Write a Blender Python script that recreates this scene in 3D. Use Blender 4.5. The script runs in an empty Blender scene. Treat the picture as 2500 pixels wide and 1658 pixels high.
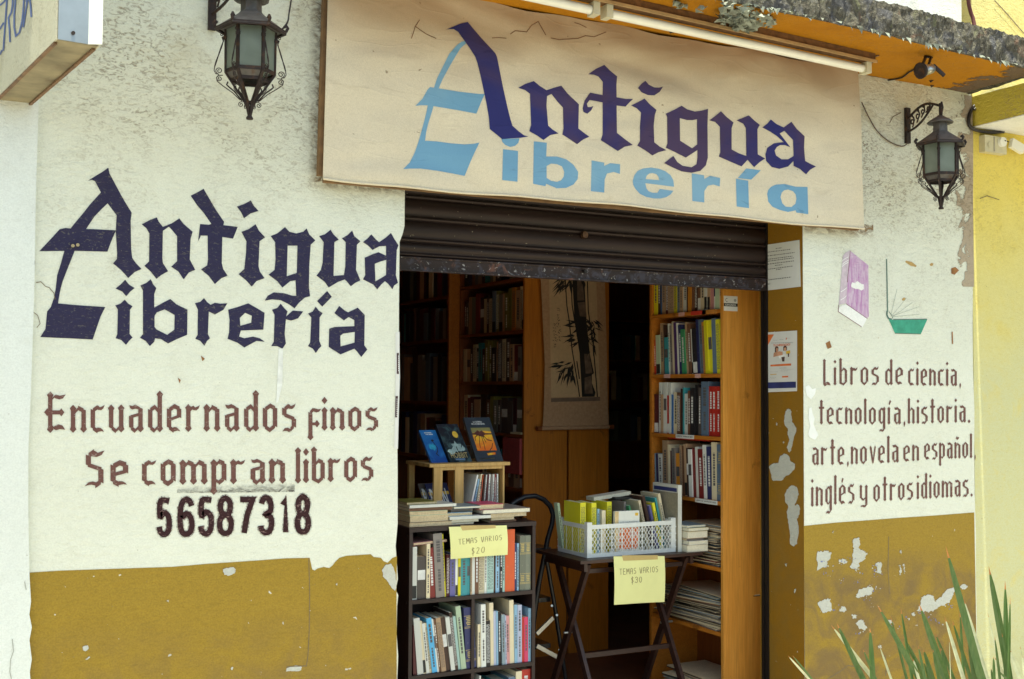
import bpy, math, random
from mathutils import Vector, Matrix
from mathutils.geometry import tessellate_polygon
random.seed(7)
PI = math.pi
S = bpy.context.scene
COL = S.collection

# ------------------------------------------------------------------ camera
YAW, PIT, ROL, FPX = math.radians(27.885), math.radians(2.389), math.radians(0.317), 2847.8
CAM = Vector((0, -4, 1.6))
_f = Vector((math.sin(YAW) * math.cos(PIT), math.cos(YAW) * math.cos(PIT), math.sin(PIT)))
_r = Vector((math.cos(YAW), -math.sin(YAW), 0)); _u = _r.cross(_f)
RR = _r * math.cos(ROL) + _u * math.sin(ROL)
UU = -_r * math.sin(ROL) + _u * math.cos(ROL)
FF = _f
cd = bpy.data.cameras.new('camera'); cam = bpy.data.objects.new('camera', cd); COL.objects.link(cam)
m3 = Matrix((RR, UU, -FF)).transposed()
cam.matrix_world = Matrix.Translation(CAM) @ m3.to_4x4()
cd.sensor_width = 36; cd.lens = FPX / 2500 * 36; cd.clip_start = .05; cd.clip_end = 500
S.camera = cam

# ------------------------------------------------------------------ sky, sun, exposure
SUN_EL, SUN_AZ = math.radians(81.5), math.radians(192)     # near the zenith: canopy and an added unseen slab keep the front in open shade
W = bpy.data.worlds.new('World'); S.world = W; W.use_nodes = True
wn = W.node_tree.nodes; wl = W.node_tree.links
sky = wn.new('ShaderNodeTexSky'); sky.sky_type = 'NISHITA'; sky.sun_disc = False
sky.sun_elevation = SUN_EL; sky.sun_rotation = SUN_AZ
sky.air_density = 1.0; sky.dust_density = 3.0; sky.ozone_density = 0.6
bg = wn['Background']; bg.inputs[1].default_value = 0.15; wl.new(sky.outputs[0], bg.inputs[0])
sd = bpy.data.lights.new('sun', 'SUN'); sd.energy = 4.2; sd.angle = math.radians(.5); sd.color = (1, .95, .86)
sun = bpy.data.objects.new('sun', sd); COL.objects.link(sun)
sv = Vector((math.sin(SUN_AZ) * math.cos(SUN_EL), math.cos(SUN_AZ) * math.cos(SUN_EL), math.sin(SUN_EL)))
sun.rotation_euler = sv.to_track_quat('Z', 'Y').to_euler(); sun.location = (0, 0, 12)
S.view_settings.view_transform = 'Standard'; S.view_settings.look = 'None'
S.view_settings.gamma = 1; S.view_settings.use_curve_mapping = False
S.view_settings.exposure = 1.27
S.view_settings.use_white_balance = True; S.view_settings.white_balance_temperature = 7300; S.view_settings.white_balance_tint = -3
try:
    S.cycles.use_denoising = True; S.cycles.denoiser = 'OPENIMAGEDENOISE'
    S.cycles.max_bounces = 8; S.cycles.diffuse_bounces = 5; S.cycles.transparent_max_bounces = 12
    S.cycles.sample_clamp_indirect = 8; S.cycles.caustics_reflective = False; S.cycles.caustics_refractive = False
except Exception: pass

# ------------------------------------------------------------------ where a point of a traced outline lies on a real plane
def ray(x, y): return RR * (x - 1250) - UU * (y - 829) + FF * FPX
def onY(x, y, Y=0.):
    d = ray(x, y); return CAM + d * ((Y - CAM.y) / d.y)
def onX(x, y, X):
    d = ray(x, y); return CAM + d * ((X - CAM.x) / d.x)
def onZ(x, y, Z):
    d = ray(x, y); return CAM + d * ((Z - CAM.z) / d.z)
def onP(x, y, p, n):
    d = ray(x, y); n = Vector(n); return CAM + d * ((Vector(p) - CAM).dot(n) / d.dot(n))

# ------------------------------------------------------------------ mesh builder
class MB:
    def __init__(s): s.v = []; s.f = []; s.m = []; s.sm = []; s.cur = 0
    def add(s, vs, fs, smooth=False):
        b = len(s.v); s.v += [Vector(v) for v in vs]
        for f in fs: s.f.append([b + i for i in f]); s.m.append(s.cur); s.sm.append(smooth)
        return s
    def box(s, a, b, R=None, o=None):
        x0, y0, z0 = a; x1, y1, z1 = b
        vs = [Vector(p) for p in ((x0,y0,z0),(x1,y0,z0),(x1,y1,z0),(x0,y1,z0),(x0,y0,z1),(x1,y0,z1),(x1,y1,z1),(x0,y1,z1))]
        if R is not None: vs = [R @ v for v in vs]
        if o is not None: vs = [v + Vector(o) for v in vs]
        return s.add(vs, [(0,3,2,1),(4,5,6,7),(0,1,5,4),(1,2,6,5),(2,3,7,6),(3,0,4,7)])
    def bar(s, p, q, w, h, up=(0,0,1)):
        p = Vector(p); q = Vector(q); d = (q - p).normalized(); up = Vector(up)
        a = d.cross(up)
        if a.length < 1e-4: a = d.cross(Vector((0,1,0)))
        a.normalize(); b = a.cross(d).normalized()
        vs = [c + a * i * w / 2 + b * j * h / 2 for c in (p, q) for i, j in ((-1,-1),(1,-1),(1,1),(-1,1))]
        return s.add(vs, [(0,1,2,3),(7,6,5,4),(0,4,5,1),(1,5,6,2),(2,6,7,3),(3,7,4,0)])
    def tube(s, pts, r, n=8, cap=True, twist=0.):
        pts = [Vector(p) for p in pts]; N = len(pts)
        rs = r if isinstance(r, (list, tuple)) else [r] * N
        t = (pts[1] - pts[0]).normalized(); ref = Vector((0,0,1)) if abs(t.z) < .9 else Vector((1,0,0))
        a = t.cross(ref).normalized(); vs = []
        for i, p in enumerate(pts):
            t2 = (pts[min(i+1, N-1)] - pts[max(i-1, 0)])
            if t2.length > 1e-9: t = t2.normalized()
            a = (a - t * a.dot(t)); a = a.normalized() if a.length > 1e-6 else t.orthogonal().normalized(); b = t.cross(a)
            for k in range(n):
                th = 2 * PI * k / n + twist * i; vs.append(p + (a * math.cos(th) + b * math.sin(th)) * rs[i])
        fs = [(i*n+k, i*n+(k+1) % n, (i+1)*n+(k+1) % n, (i+1)*n+k) for i in range(N-1) for k in range(n)]
        s.add(vs, fs, n > 4)
        if cap: s.add(vs[:n], [tuple(reversed(range(n)))]); s.add(vs[-n:], [tuple(range(n))])
        return s
    def lathe(s, prof, c=(0,0,0), n=12, R=None, smooth=True, ph=0.):
        vs = []
        for r, z in prof:
            for k in range(n):
                th = 2 * PI * k / n + ph; v = Vector((r * math.cos(th), r * math.sin(th), z))
                vs.append((R @ v if R is not None else v) + Vector(c))
        fs = [(i*n+k, i*n+(k+1) % n, (i+1)*n+(k+1) % n, (i+1)*n+k) for i in range(len(prof)-1) for k in range(n)]
        return s.add(vs, fs, smooth)
    def prism(s, loop, d, holes=()):            # polygon (3-D points) extruded by vector d
        d = Vector(d); loops = [[Vector(p) for p in loop]] + [[Vector(p) for p in h] for h in holes]
        flat = [p for l in loops for p in l]; tris = tessellate_polygon(loops); n = len(flat)
        s.add(flat + [p + d for p in flat], [t for t in tris] + [tuple(i + n for i in reversed(t)) for t in tris])
        for l in loops:
            k = len(l); s.add(l + [p + d for p in l], [(i, (i+1) % k, (i+1) % k + k, i + k) for i in range(k)])
        return s
    def poly(s, loop, holes=()):
        loops = [[Vector(p) for p in loop]] + [[Vector(p) for p in h] for h in holes]
        flat = [p for l in loops for p in l]
        return s.add(flat, [tuple(t) for t in tessellate_polygon(loops)])

ORG = {}
def mesh(mb, name, mats, off):
    me = bpy.data.meshes.new(name); off = Vector(off)
    me.from_pydata([v - off for v in mb.v], [], mb.f)
    for m in (mats if isinstance(mats, (list, tuple)) else [mats]): me.materials.append(m)
    me.polygons.foreach_set('material_index', mb.m); me.polygons.foreach_set('use_smooth', mb.sm)
    me.update(); return me
def tag(o, label=None, cat=None, group=None, kind=None):
    if label: o['label'] = label
    if cat: o['category'] = cat
    if group: o['group'] = group
    if kind: o['kind'] = kind
    return o
def thing(name, label, cat, loc=(0,0,0), group=None, M=None):
    o = bpy.data.objects.new(name, None); COL.objects.link(o); o.empty_display_size = .05
    if M is not None: o.matrix_world = M; ORG[o.name] = Vector((0,0,0))
    else: o.location = loc; ORG[o.name] = Vector(loc)
    return tag(o, label, cat, group)
def part(par, name, mb, mats, label=None, kind=None):
    off = ORG[par.name]; o = bpy.data.objects.new(name, mesh(mb, name, mats, off)); COL.objects.link(o); o.parent = par
    ORG[o.name] = off; return tag(o, label, None, None, kind)
def solo(name, mb, mats, label=None, cat=None, loc=(0,0,0), group=None, kind=None, M=None):
    o = bpy.data.objects.new(name, mesh(mb, name, mats, loc)); COL.objects.link(o)
    if M is not None: o.matrix_world = M
    else: o.location = loc
    ORG[o.name] = Vector(loc); return tag(o, label, cat, group, kind)

# ------------------------------------------------------------------ materials
MATS = {}
class NT:
    def __init__(s, name, rough=.8, metal=0., spec=None):
        s.m = bpy.data.materials.new(name); s.m.use_nodes = True; s.t = s.m.node_tree; s.n = s.t.nodes
        s.b = s.n['Principled BSDF']; s.b.inputs['Roughness'].default_value = rough; s.b.inputs['Metallic'].default_value = metal
        if spec is not None: s.b.inputs['Specular IOR Level'].default_value = spec
        s.geo = None
    def new(s, t, **k):
        x = s.n.new(t)
        for a, b in k.items(): setattr(x, a, b)
        return x
    def link(s, a, b): s.t.links.new(a, b)
    def pos(s, sc=(1,1,1), world=True):
        if world: g = s.new('ShaderNodeNewGeometry').outputs['Position']
        else: g = s.new('ShaderNodeTexCoord').outputs['Object']
        mp = s.new('ShaderNodeMapping'); mp.inputs['Scale'].default_value = sc; s.link(g, mp.inputs[0]); return mp.outputs[0]
    def noise(s, v, sc, det=4, dist=0., rough=.55):
        n = s.new('ShaderNodeTexNoise'); n.inputs['Scale'].default_value = sc; n.inputs['Detail'].default_value = det
        n.inputs['Distortion'].default_value = dist; n.inputs['Roughness'].default_value = rough; s.link(v, n.inputs['Vector']); return n.outputs['Fac']
    def ramp(s, f, stops):
        r = s.new('ShaderNodeValToRGB'); e = r.color_ramp.elements
        while len(e) < len(stops): e.new(.5)
        for i, (p, c) in enumerate(stops):
            e[i].position = p; e[i].color = (c, c, c, 1) if isinstance(c, (int, float)) else (*c, 1)
        s.link(f, r.inputs[0]); return r.outputs[0]
    def mr(s, f, a, b, c=0., d=1.):
        r = s.new('ShaderNodeMapRange'); 
        for i, x in enumerate((a, b, c, d)): r.inputs[1+i].default_value = x
        s.link(f, r.inputs[0]); return r.outputs[0]
    def math(s, op, a, b):
        n = s.new('ShaderNodeMath', operation=op)
        for i, x in enumerate((a, b)):
            if isinstance(x, (int, float)): n.inputs[i].default_value = x
            else: s.link(x, n.inputs[i])
        return n.outputs[0]
    def mix(s, f, a, b, mode='MIX'):
        n = s.new('ShaderNodeMix', data_type='RGBA', blend_type=mode)
        for i, x in ((0, f), (6, a), (7, b)):
            if isinstance(x, (int, float)): n.inputs[i].default_value = x
            elif isinstance(x, tuple): n.inputs[i].default_value = (*x, 1)
            else: s.link(x, n.inputs[i])
        return n.outputs[2]
    def sep(s, v, i):
        n = s.new('ShaderNodeSeparateXYZ'); s.link(v, n.inputs[0]); return n.outputs[i]
    def color(s, c):
        if isinstance(c, tuple): s.b.inputs['Base Color'].default_value = (*c, 1)
        else: s.link(c, s.b.inputs['Base Color'])
    def bump(s, h, st=.5, d=.004):
        n = s.new('ShaderNodeBump'); n.inputs['Strength'].default_value = st; n.inputs['Distance'].default_value = d
        s.link(h, n.inputs['Height']); s.link(n.outputs[0], s.b.inputs['Normal'])

def simple(name, rgb, rough=.6, metal=0., var=.25, sc=30, bump=.0, world=True, spec=None, dirt=None):
    if name in MATS: return MATS[name]
    t = NT(name, rough, metal, spec); p = t.pos(world=world)
    n = t.noise(p, sc, 5); n2 = t.noise(p, sc * .17, 3)
    c = t.mix(t.mr(n, .3, .7), tuple(x * (1 - var) for x in rgb), tuple(min(1, x * (1 + var * .6)) for x in rgb))
    c = t.mix(t.mr(n2, .35, .75, 0, .5), c, tuple(x * (1 - var) * .9 for x in rgb))
    if dirt: c = t.mix(t.ramp(t.noise(p, sc * .6, 6, .5), [(.55, 0.), (.7, .8)]), c, dirt)
    t.color(c)
    if bump: t.bump(n, bump, .003)
    MATS[name] = t.m; return t.m

def stucco(name, rgb, low_glow=None, **kw): return _stucco(name, rgb, low_glow=low_glow, **kw)
def _stucco(name, rgb, low_glow=None, dkf=.55, mott=.24, pits=.9, coarse=1., tint=(.52,.50,.40), chips=0., dark=None, rough=.85, worn=0., worncol=(.70,.72,.66)):
    t = NT(name, rough, spec=.25); p = t.pos(); ps = t.pos((1, 1, 1.9))
    z = t.sep(p, 2); x = t.sep(p, 0)
    fine = t.noise(p, 170, 3); med = t.math('ADD', t.math('MULTIPLY', t.noise(ps, 26, 6, 1.1, .62), .7), t.math('MULTIPLY', t.noise(ps, 11, 4, 1.3, .6), .6)); pit = t.noise(ps, 38, 4, 1.6, .6); low = t.noise(p, 2.1, 4, .4); lo2 = t.noise(p, 7, 5, .8)
    base = t.mix(t.mr(t.math('ADD', z, t.math('MULTIPLY', low, .9)), low_glow[0], low_glow[1], 0, 1), low_glow[2], rgb) if low_glow else rgb
    c = t.mix(t.mr(low, .35, .7, 0, .45) if not low_glow else 0., base, tuple(a * b for a, b in zip(rgb, (.90, .885, .84))))
    c = t.mix(t.ramp(lo2, [(.56, 0.), (.72, .35)]), c, tuple(a * b for a, b in zip(rgb, (.86, .84, .78))))
    # soot and dust caught in the rough render under the eaves: patches with a shape of their own
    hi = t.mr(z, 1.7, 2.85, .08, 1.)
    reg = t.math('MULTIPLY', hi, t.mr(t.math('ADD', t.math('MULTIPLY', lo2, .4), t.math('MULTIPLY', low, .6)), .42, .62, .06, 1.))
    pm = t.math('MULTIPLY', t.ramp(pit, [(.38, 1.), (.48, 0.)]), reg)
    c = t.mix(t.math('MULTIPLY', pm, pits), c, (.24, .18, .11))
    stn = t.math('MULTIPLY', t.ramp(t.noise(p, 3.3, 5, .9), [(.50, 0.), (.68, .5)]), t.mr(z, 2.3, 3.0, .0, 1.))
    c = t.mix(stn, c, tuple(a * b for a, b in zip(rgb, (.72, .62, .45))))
    c = t.mix(t.mr(t.noise(p, 190, 3), .35, .7, 0, mott), c, tuple(a * .55 for a in rgb)); c = t.mix(t.mr(t.noise(ps, 48, 5, .8), .5, .72, 0, mott), c, tuple(a * .66 for a in rgb)); c = t.mix(t.mr(t.noise(p, 12, 6, .6), .5, .7, 0, .16), c, tuple(a * .78 for a in rgb))
    sp = t.ramp(t.noise(p, 95, 2), [(.73, 0.), (.77, .6)])
    c = t.mix(sp, c, (.25, .2, .14))
    if chips:
        ch = t.ramp(t.noise(p, 33, 5, .4), [(.735 - chips * .03, 0.), (.745 - chips * .03, 1.)])
        c = t.mix(ch, c, (.62, .62, .56))
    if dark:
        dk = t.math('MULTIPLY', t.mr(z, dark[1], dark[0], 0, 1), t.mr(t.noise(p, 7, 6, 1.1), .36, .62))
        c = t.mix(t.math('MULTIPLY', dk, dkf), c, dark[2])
    if worn:
        wv = t.ramp(t.noise(ps, 60, 6, 1.5), [(.64 - worn * .05, 0.), (.70 - worn * .03, .8)])
        c = t.mix(wv, c, worncol)
    t.color(c)
    h = t.math('ADD', t.math('MULTIPLY', med, t.math('ADD', .8 * coarse, t.math('MULTIPLY', hi, .3 * coarse))), t.math('MULTIPLY', fine, .12))
    h = t.math('SUBTRACT', h, t.math('MULTIPLY', pm, .25))
    t.bump(h, .8, .010)
    return t.m

WHITE = (.775, .795, .695)
OCH = (.36, .232, .030)
M_white = stucco('white_stucco', WHITE)
M_ochre = stucco('ochre_paint', OCH, pits=.3, coarse=1.1, chips=1., dark=(.55, .85, (.19, .125, .055)), rough=.6, mott=.5)
M_ochreR = stucco('stained_ochre_paint', OCH, pits=.3, coarse=.8, chips=1., dark=(.70, .88, (.15, .098, .055)), rough=.6, dkf=.65, mott=.5)
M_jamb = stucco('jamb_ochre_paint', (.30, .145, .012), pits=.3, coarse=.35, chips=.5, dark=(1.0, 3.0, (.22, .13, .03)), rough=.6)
M_chip = stucco('bare_plaster', (.56, .57, .52), pits=.3, coarse=1.2)
M_navy = stucco('navy_wall_paint', (.022, .019, .062), pits=.2, worn=1.1, worncol=(.12, .11, .10), rough=.5)
M_brown = stucco('red_brown_wall_paint', (.155, .068, .058), pits=.3, worn=.7, worncol=(.40, .33, .28), rough=.6)
M_sten = stucco('stencil_black_paint', (.035, .009, .012), pits=.2, worn=.9, worncol=(.25, .16, .15), rough=.7)
M_nwall = stucco('neighbour_white_render', (.76, .80, .77), pits=.15, coarse=.35)
M_yel = stucco('yellow_render', (.86, .69, .15), pits=.4, coarse=.5, low_glow=(1.9, 3.3, (.60, .60, .36)))  # paler low down: sun glow put into the render's colour
M_olive = stucco('olive_yellow_render', (.52, .42, .06), pits=.6, coarse=.9)
M_upper = stucco('upper_white_render', (.90, .91, .90), pits=.0, coarse=.1)
M_soff = stucco('orange_ochre_soffit', (.48, .20, .008), pits=.25, coarse=.5)
M_grime = stucco('bare_grimy_mortar', (.46, .38, .29), pits=1., coarse=1.3)
def ragged(m, x0, x1):
    t = NT.__new__(NT); t.m = m; t.t = m.node_tree; t.n = t.t.nodes; t.b = t.n['Principled BSDF']; p = t.pos()
    s_ = t.math('ADD', t.noise(p, 14, 6, .8), t.mr(t.sep(p, 0), x0, x1, -.45, .28))
    t.link(t.ramp(s_, [(.50, 0.), (.56, 1.)]), t.b.inputs['Alpha'])
ragged(M_grime, 4.47, 4.70)

def wood(name, a, b, axis=2, sc=1., rough=.45, coat=0., world=True, bump=.15):
    t = NT(name, rough); s = [22 * sc] * 3; s[axis] = 1.3 * sc
    p = t.pos(tuple(s), world); q = t.pos(world=world)
    n = t.noise(p, 1.6, 6, 1.2); n2 = t.noise(p, 6., 4, .4); k = t.noise(q, 9, 4, .8)
    c = t.mix(t.mr(n, .3, .7), a, b); c = t.mix(t.mr(n2, .4, .75, 0, .45), c, tuple(x * .55 for x in a))
    c = t.mix(t.ramp(k, [(.66, 0.), (.74, .7)]), c, tuple(x * .35 for x in a))
    t.color(c); t.bump(n2, bump, .002); t.b.inputs['Coat Weight'].default_value = coat; t.b.inputs['Coat Roughness'].default_value = .3
    return t.m
M_orange = wood('orange_varnished_pine', (.60, .24, .035), (.72, .33, .065), coat=.2)
M_oshelf = wood('brown_shelf_board', (.46, .15, .018), (.58, .21, .03), axis=1)
M_panel = wood('orange_brown_panel', (.46, .145, .012), (.56, .19, .02))
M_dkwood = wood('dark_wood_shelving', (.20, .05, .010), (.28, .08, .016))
M_black = wood('black_brown_veneer', (.018, .007, .006), (.032, .014, .012), axis=0, rough=.5)
M_pine = wood('raw_pine', (.42, .25, .08), (.55, .35, .13), rough=.7)
M_table = wood('dark_table_wood', (.030, .012, .010), (.06, .025, .016), axis=0, rough=.45)
M_iron = simple('rusty_black_iron', (.035, .022, .02), .65, .3, .5, 60, .3, dirt=(.10, .045, .02))
M_roofm = simple('grey_painted_iron', (.11, .10, .095), .6, .2, .4, 50, .2, dirt=(.08, .04, .02))
M_guide = simple('shutter_guide_metal', (.008, .004, .003), .6, .2)
M_tube = simple('black_tube', (.02, .02, .025), .3, .2, .2)
M_steel = simple('bright_steel', (.6, .6, .58), .3, .9, .1)
M_floor = simple('dark_shop_floor', (.22, .09, .045), .6, 0, .3, 8, .1)
M_inwall = simple('dim_inner_wall', (.50, .20, .07), .9, 0, .2, 6)
M_ground = simple('grey_pavement', (.40, .37, .32), .9, 0, .2, 14, .3)
M_road = simple('asphalt', (.07, .07, .07), .9, 0, .3, 60, .4)
M_cable = simple('black_cable', (.02, .015, .015), .5)
M_plastic = simple('cream_plastic', (.62, .58, .42), .5, 0, .1, 40)
M_crate = simple('white_crate_plastic', (.78, .80, .78), .35, 0, .06, 40)
M_paper = simple('white_paper', (.72, .72, .69), .8, 0, .05, 20)
M_pages = simple('book_pages', (.62, .50, .32), .85, 0, .2, 160)
M_pagesw = simple('white_book_pages', (.78, .73, .58), .85, 0, .12, 160)
M_note = simple('yellow_note_paper', (.84, .83, .38), .75, 0, .05, 14, .12)
M_tape = simple('masking_tape', (.58, .42, .16), .6, 0, .1, 40)
M_ink = simple('brown_ink', (.16, .09, .05), .7)
M_blk = simple('black_print', (.02, .02, .02), .6)
M_dgr = simple('dark_grey_print', (.12, .11, .11), .7)
M_lgr = simple('pale_grey_print', (.42, .42, .42), .7)
M_gold = simple('gold_print', (.55, .42, .16), .4)
M_wprint = simple('white_print', (.8, .8, .78), .6)
M_orp = simple('orange_print', (.78, .19, .05), .6)
M_redp = simple('red_print', (.62, .05, .03), .6)
M_navp = simple('navy_print', (.03, .04, .16), .6)
M_yelp = simple('amber_print', (.80, .50, .06), .6)
M_pink = simple('pink_print', (.72, .42, .38), .6)
M_skin = simple('skin_tone_print', (.62, .32, .2), .6)
M_emit = simple('fluorescent_glass', (.88, .86, .76), .25, 0, .06, 20)
M_hous = simple('dirty_brown_housing', (.22, .115, .05), .6, .2, .4, 30, .2, dirt=(.08, .04, .02))
M_alu = simple('brushed_aluminium', (.42, .45, .47), .35, .7, .25, 7)
M_signw = simple('white_sign_edge', (.85, .86, .82), .4, 0, .05, 10)

def m_canvas():
    t = NT('beige_canvas', .9, spec=.15); p = t.pos(); z = t.sep(p, 2)
    weave = t.noise(t.pos((1, 1, 1)), 260, 2); fold = t.math('ADD', t.math('ADD', t.noise(t.pos((.9, 1, 2.0)), 2.2, 1, .3), t.math('MULTIPLY', t.noise(t.pos((2.4, 1, .6)), 1.5, 1, .2), .8)), t.math('MULTIPLY', t.ramp(t.noise(t.pos((1., 1, 3.2)), 3.1, 1.5, .5), [(.47, 0.), (.50, 1.), (.53, 0.)]), .008)); lo = t.noise(p, 1.7, 4, .7)
    c = t.mix(t.mr(lo, .35, .7, 0, .6), (.76, .68, .53), (.69, .60, .44))
    top_shade = t.math('MULTIPLY', t.mr(z, 2.72, 3.06, 0, 1), t.mr(t.noise(t.pos((.5, 1, 1.5)), 3.2, 5, .6), .28, .62, .35, 1))  # canopy shade on the banner's top, put into the canvas colour
    c = t.mix(t.math('MULTIPLY', top_shade, .74), c, (.26, .135, .06))
    ww = t.ramp(t.noise(t.pos((1, 1, 4)), 5, 6, 1.4), [(.60, 0.), (.70, .2)])
    c = t.mix(ww, c, (.36, .28, .18))
    c = t.mix(t.mr(weave, .3, .7, 0, .30), c, (.40, .34, .24))
    c = t.mix(t.ramp(t.noise(p, 34, 2), [(.74, 0.), (.77, .7)]), c, (.2, .13, .07))
    t.color(c)
    t.bump(t.math('ADD', t.math('MULTIPLY', fold, 3.), t.math('MULTIPLY', weave, .02)), .9, .022); return t.m
M_canvas = m_canvas()
def m_cprint(name, rgb, rgb2):
    t = NT(name, .8, spec=.15); p = t.pos()
    c = t.mix(t.mr(t.noise(p, 1.9, 3, .5), .42, .58), rgb, rgb2)
    c = t.mix(t.mr(t.noise(p, 260, 2), .3, .7, 0, .12), c, tuple(x * .5 for x in rgb))
    c = t.mix(t.ramp(t.noise(t.pos((1, 1, 4)), 5, 6, 1.4), [(.62, 0.), (.70, .45)]), c, tuple(x * .5 for x in rgb))
    t.color(c); t.bump(t.math('ADD', t.math('ADD', t.noise(t.pos((.9, 1, 2.0)), 2.2, 1, .3), t.math('MULTIPLY', t.noise(t.pos((2.4, 1, .6)), 1.5, 1, .2), .8)), t.math('MULTIPLY', t.ramp(t.noise(t.pos((1., 1, 3.2)), 3.1, 1.5, .5), [(.47, 0.), (.50, 1.), (.53, 0.)]), .008)), .9, .066); return t.m
M_cnavy = m_cprint('navy_banner_print', (.032, .035, .16), (.075, .05, .11))
M_cblue = m_cprint('light_blue_banner_print', (.17, .36, .54), (.22, .40, .55))

def m_moss():
    t = NT('weathered_mossy_concrete', .95); p = t.pos((1, 1, .55))
    n = t.noise(p, 22, 7, 1.4, .7); n2 = t.noise(t.pos(), 9, 6, 1.); f = t.noise(t.pos(), 90, 4)
    c = t.mix(t.mr(n, .35, .65), (.035, .028, .022), (.20, .185, .14))
    c = t.mix(t.ramp(n2, [(.5, 0.), (.62, .8)]), c, (.10, .10, .115)); c = t.mix(t.ramp(t.noise(t.pos(), 15, 4, .8), [(.60, 0.), (.66, .8)]), c, (.17, .17, .09))
    c = t.mix(t.ramp(n2, [(.28, .8), (.38, 0.)]), c, (.17, .09, .06)); c = t.mix(t.ramp(f, [(.66, 0.), (.70, .8)]), c, (.4, .4, .40))
    t.color(c); t.bump(t.math('ADD', n, t.math('MULTIPLY', f, .4)), 1., .03); return t.m
M_moss = m_moss()
M_flake = simple('peeling_grey_green_paint', (.30, .33, .27), .8, 0, .5, 30, .5, dirt=(.10, .08, .06))
def m_shut(name, worn):
    t = NT(name, .55, .25); p = t.pos((1, 1, 3)); q = t.pos()
    c = t.mix(t.mr(t.noise(t.pos((.6, 1, 8)), 5, 5), .3, .7), (.012, .0045, .003), (.026, .011, .008))
    c = t.mix(t.ramp(t.noise(q, 75, 3), [(.70, 0.), (.74, .8)]), c, (.34, .29, .2))
    if worn:
        c = t.mix(t.ramp(t.noise(q, 24, 6, 1.), [(.50, 0.), (.60, .5)]), c, (.06, .055, .08))
        c = t.mix(t.ramp(t.noise(q, 60, 4, .6), [(.63, 0.), (.69, .8)]), c, (.36, .34, .34))
        c = t.mix(t.ramp(t.noise(q, 17, 5, .6), [(.60, 0.), (.68, .6)]), c, (.2, .08, .05))
    t.color(c); t.bump(t.noise(q, 40, 4), .3, .002); return t.m
M_slat = m_shut('dark_brown_shutter_paint', 0); M_rail = m_shut('scraped_shutter_rail_paint', 1)
def m_glass():
    t = NT('frosted_lantern_glass', .35); p = t.pos()
    t.color(t.mix(t.mr(t.noise(p, 12, 4, .6), .35, .7), (.33, .38, .34), (.17, .20, .17)))
    tr = t.new('ShaderNodeBsdfTranslucent'); tr.inputs[0].default_value = (.6, .66, .6, 1)
    tp = t.new('ShaderNodeBsdfTransparent'); mx = t.new('ShaderNodeMixShader'); mx.inputs[0].default_value = .3
    mx2 = t.new('ShaderNodeMixShader'); mx2.inputs[0].default_value = .4
    t.link(t.b.outputs[0], mx.inputs[1]); t.link(tp.outputs[0], mx.inputs[2])
    t.link(mx.outputs[0], mx2.inputs[1]); t.link(tr.outputs[0], mx2.inputs[2])
    t.link(mx2.outputs[0], t.n['Material Output'].inputs[0]); return t.m
M_glass = m_glass()
M_bulb = simple('frosted_bulb', (.7, .7, .68), .2)
def m_leaf():
    t = NT('spiky_green_leaf', .38); t.b.inputs['Specular IOR Level'].default_value = .7
    oi = t.new('ShaderNodeObjectInfo').outputs['Random']; p = t.pos((1, 1, .12))
    c = t.mix(oi, (.04, .115, .012), (.07, .16, .035)); c = t.mix(t.mr(t.noise(p, 120, 3), .35, .7, 0, .45), c, (.22, .30, .10))
    t.color(c); t.b.inputs['Transmission Weight'].default_value = 0
    tr = t.new('ShaderNodeBsdfTranslucent'); tr.inputs[0].default_value = (.16, .30, .03, 1)
    mx = t.new('ShaderNodeMixShader'); mx.inputs[0].default_value = .28
    t.link(t.b.outputs[0], mx.inputs[1]); t.link(tr.outputs[0], mx.inputs[2]); t.link(mx.outputs[0], t.n['Material Output'].inputs[0]); return t.m
M_leaf = m_leaf(); M_tip = simple('dry_orange_leaf_tip', (.55, .22, .06), .6); M_sunleaf = simple('sunlit_leaf', (.66, .68, .44), .5)  # pale blades: sun glare put into the leaf colour

PAL = {  # cover colours
 'white': (.74,.75,.70), 'cream': (.74,.64,.44), 'tan': (.50,.33,.20), 'brown': (.17,.08,.045), 'dark brown': (.055,.025,.018),
 'black': (.018,.016,.018), 'navy': (.025,.03,.11), 'blue': (.05,.15,.38), 'light blue': (.28,.48,.66), 'sky blue': (.10,.46,.80),
 'teal': (.05,.30,.34), 'pale teal': (.38,.56,.52), 'green': (.05,.28,.12), 'pale green': (.48,.60,.42), 'olive': (.22,.20,.04),
 'yellow': (.72,.64,.03), 'bright yellow': (.80,.74,.04), 'orange': (.62,.25,.03), 'red': (.48,.03,.02), 'vermilion': (.60,.10,.03),
 'dark red': (.20,.02,.018), 'maroon': (.09,.012,.018), 'pink': (.60,.28,.28), 'magenta': (.62,.05,.14), 'purple': (.09,.04,.17),
 'violet': (.14,.13,.34), 'lilac': (.46,.50,.66), 'grey': (.25,.22,.20), 'dark grey': (.08,.065,.06), 'grey green': (.17,.18,.14),
 'slate blue': (.12,.18,.26), 'grey blue': (.25,.33,.38)}
def cover(cn):
    k = 'cover_' + cn.replace(' ', '_')
    if k in MATS: return MATS[k]
    rgb = PAL[cn]; t = NT(k, .42, spec=.4); p = t.pos(world=False); oi = t.new('ShaderNodeObjectInfo').outputs['Random']
    c = t.mix(oi, tuple(x * .82 for x in rgb), tuple(min(1, x * 1.12 + .005) for x in rgb))
    c = t.mix(t.mr(t.noise(p, 26, 5, .4), .45, .75, 0, .35), c, tuple(x * .72 + .02 for x in rgb))
    c = t.mix(t.ramp(t.noise(p, 120, 3), [(.66, 0.), (.74, .35)]), c, (.5, .46, .38))
    t.color(c); MATS[k] = t.m; return t.m
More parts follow.
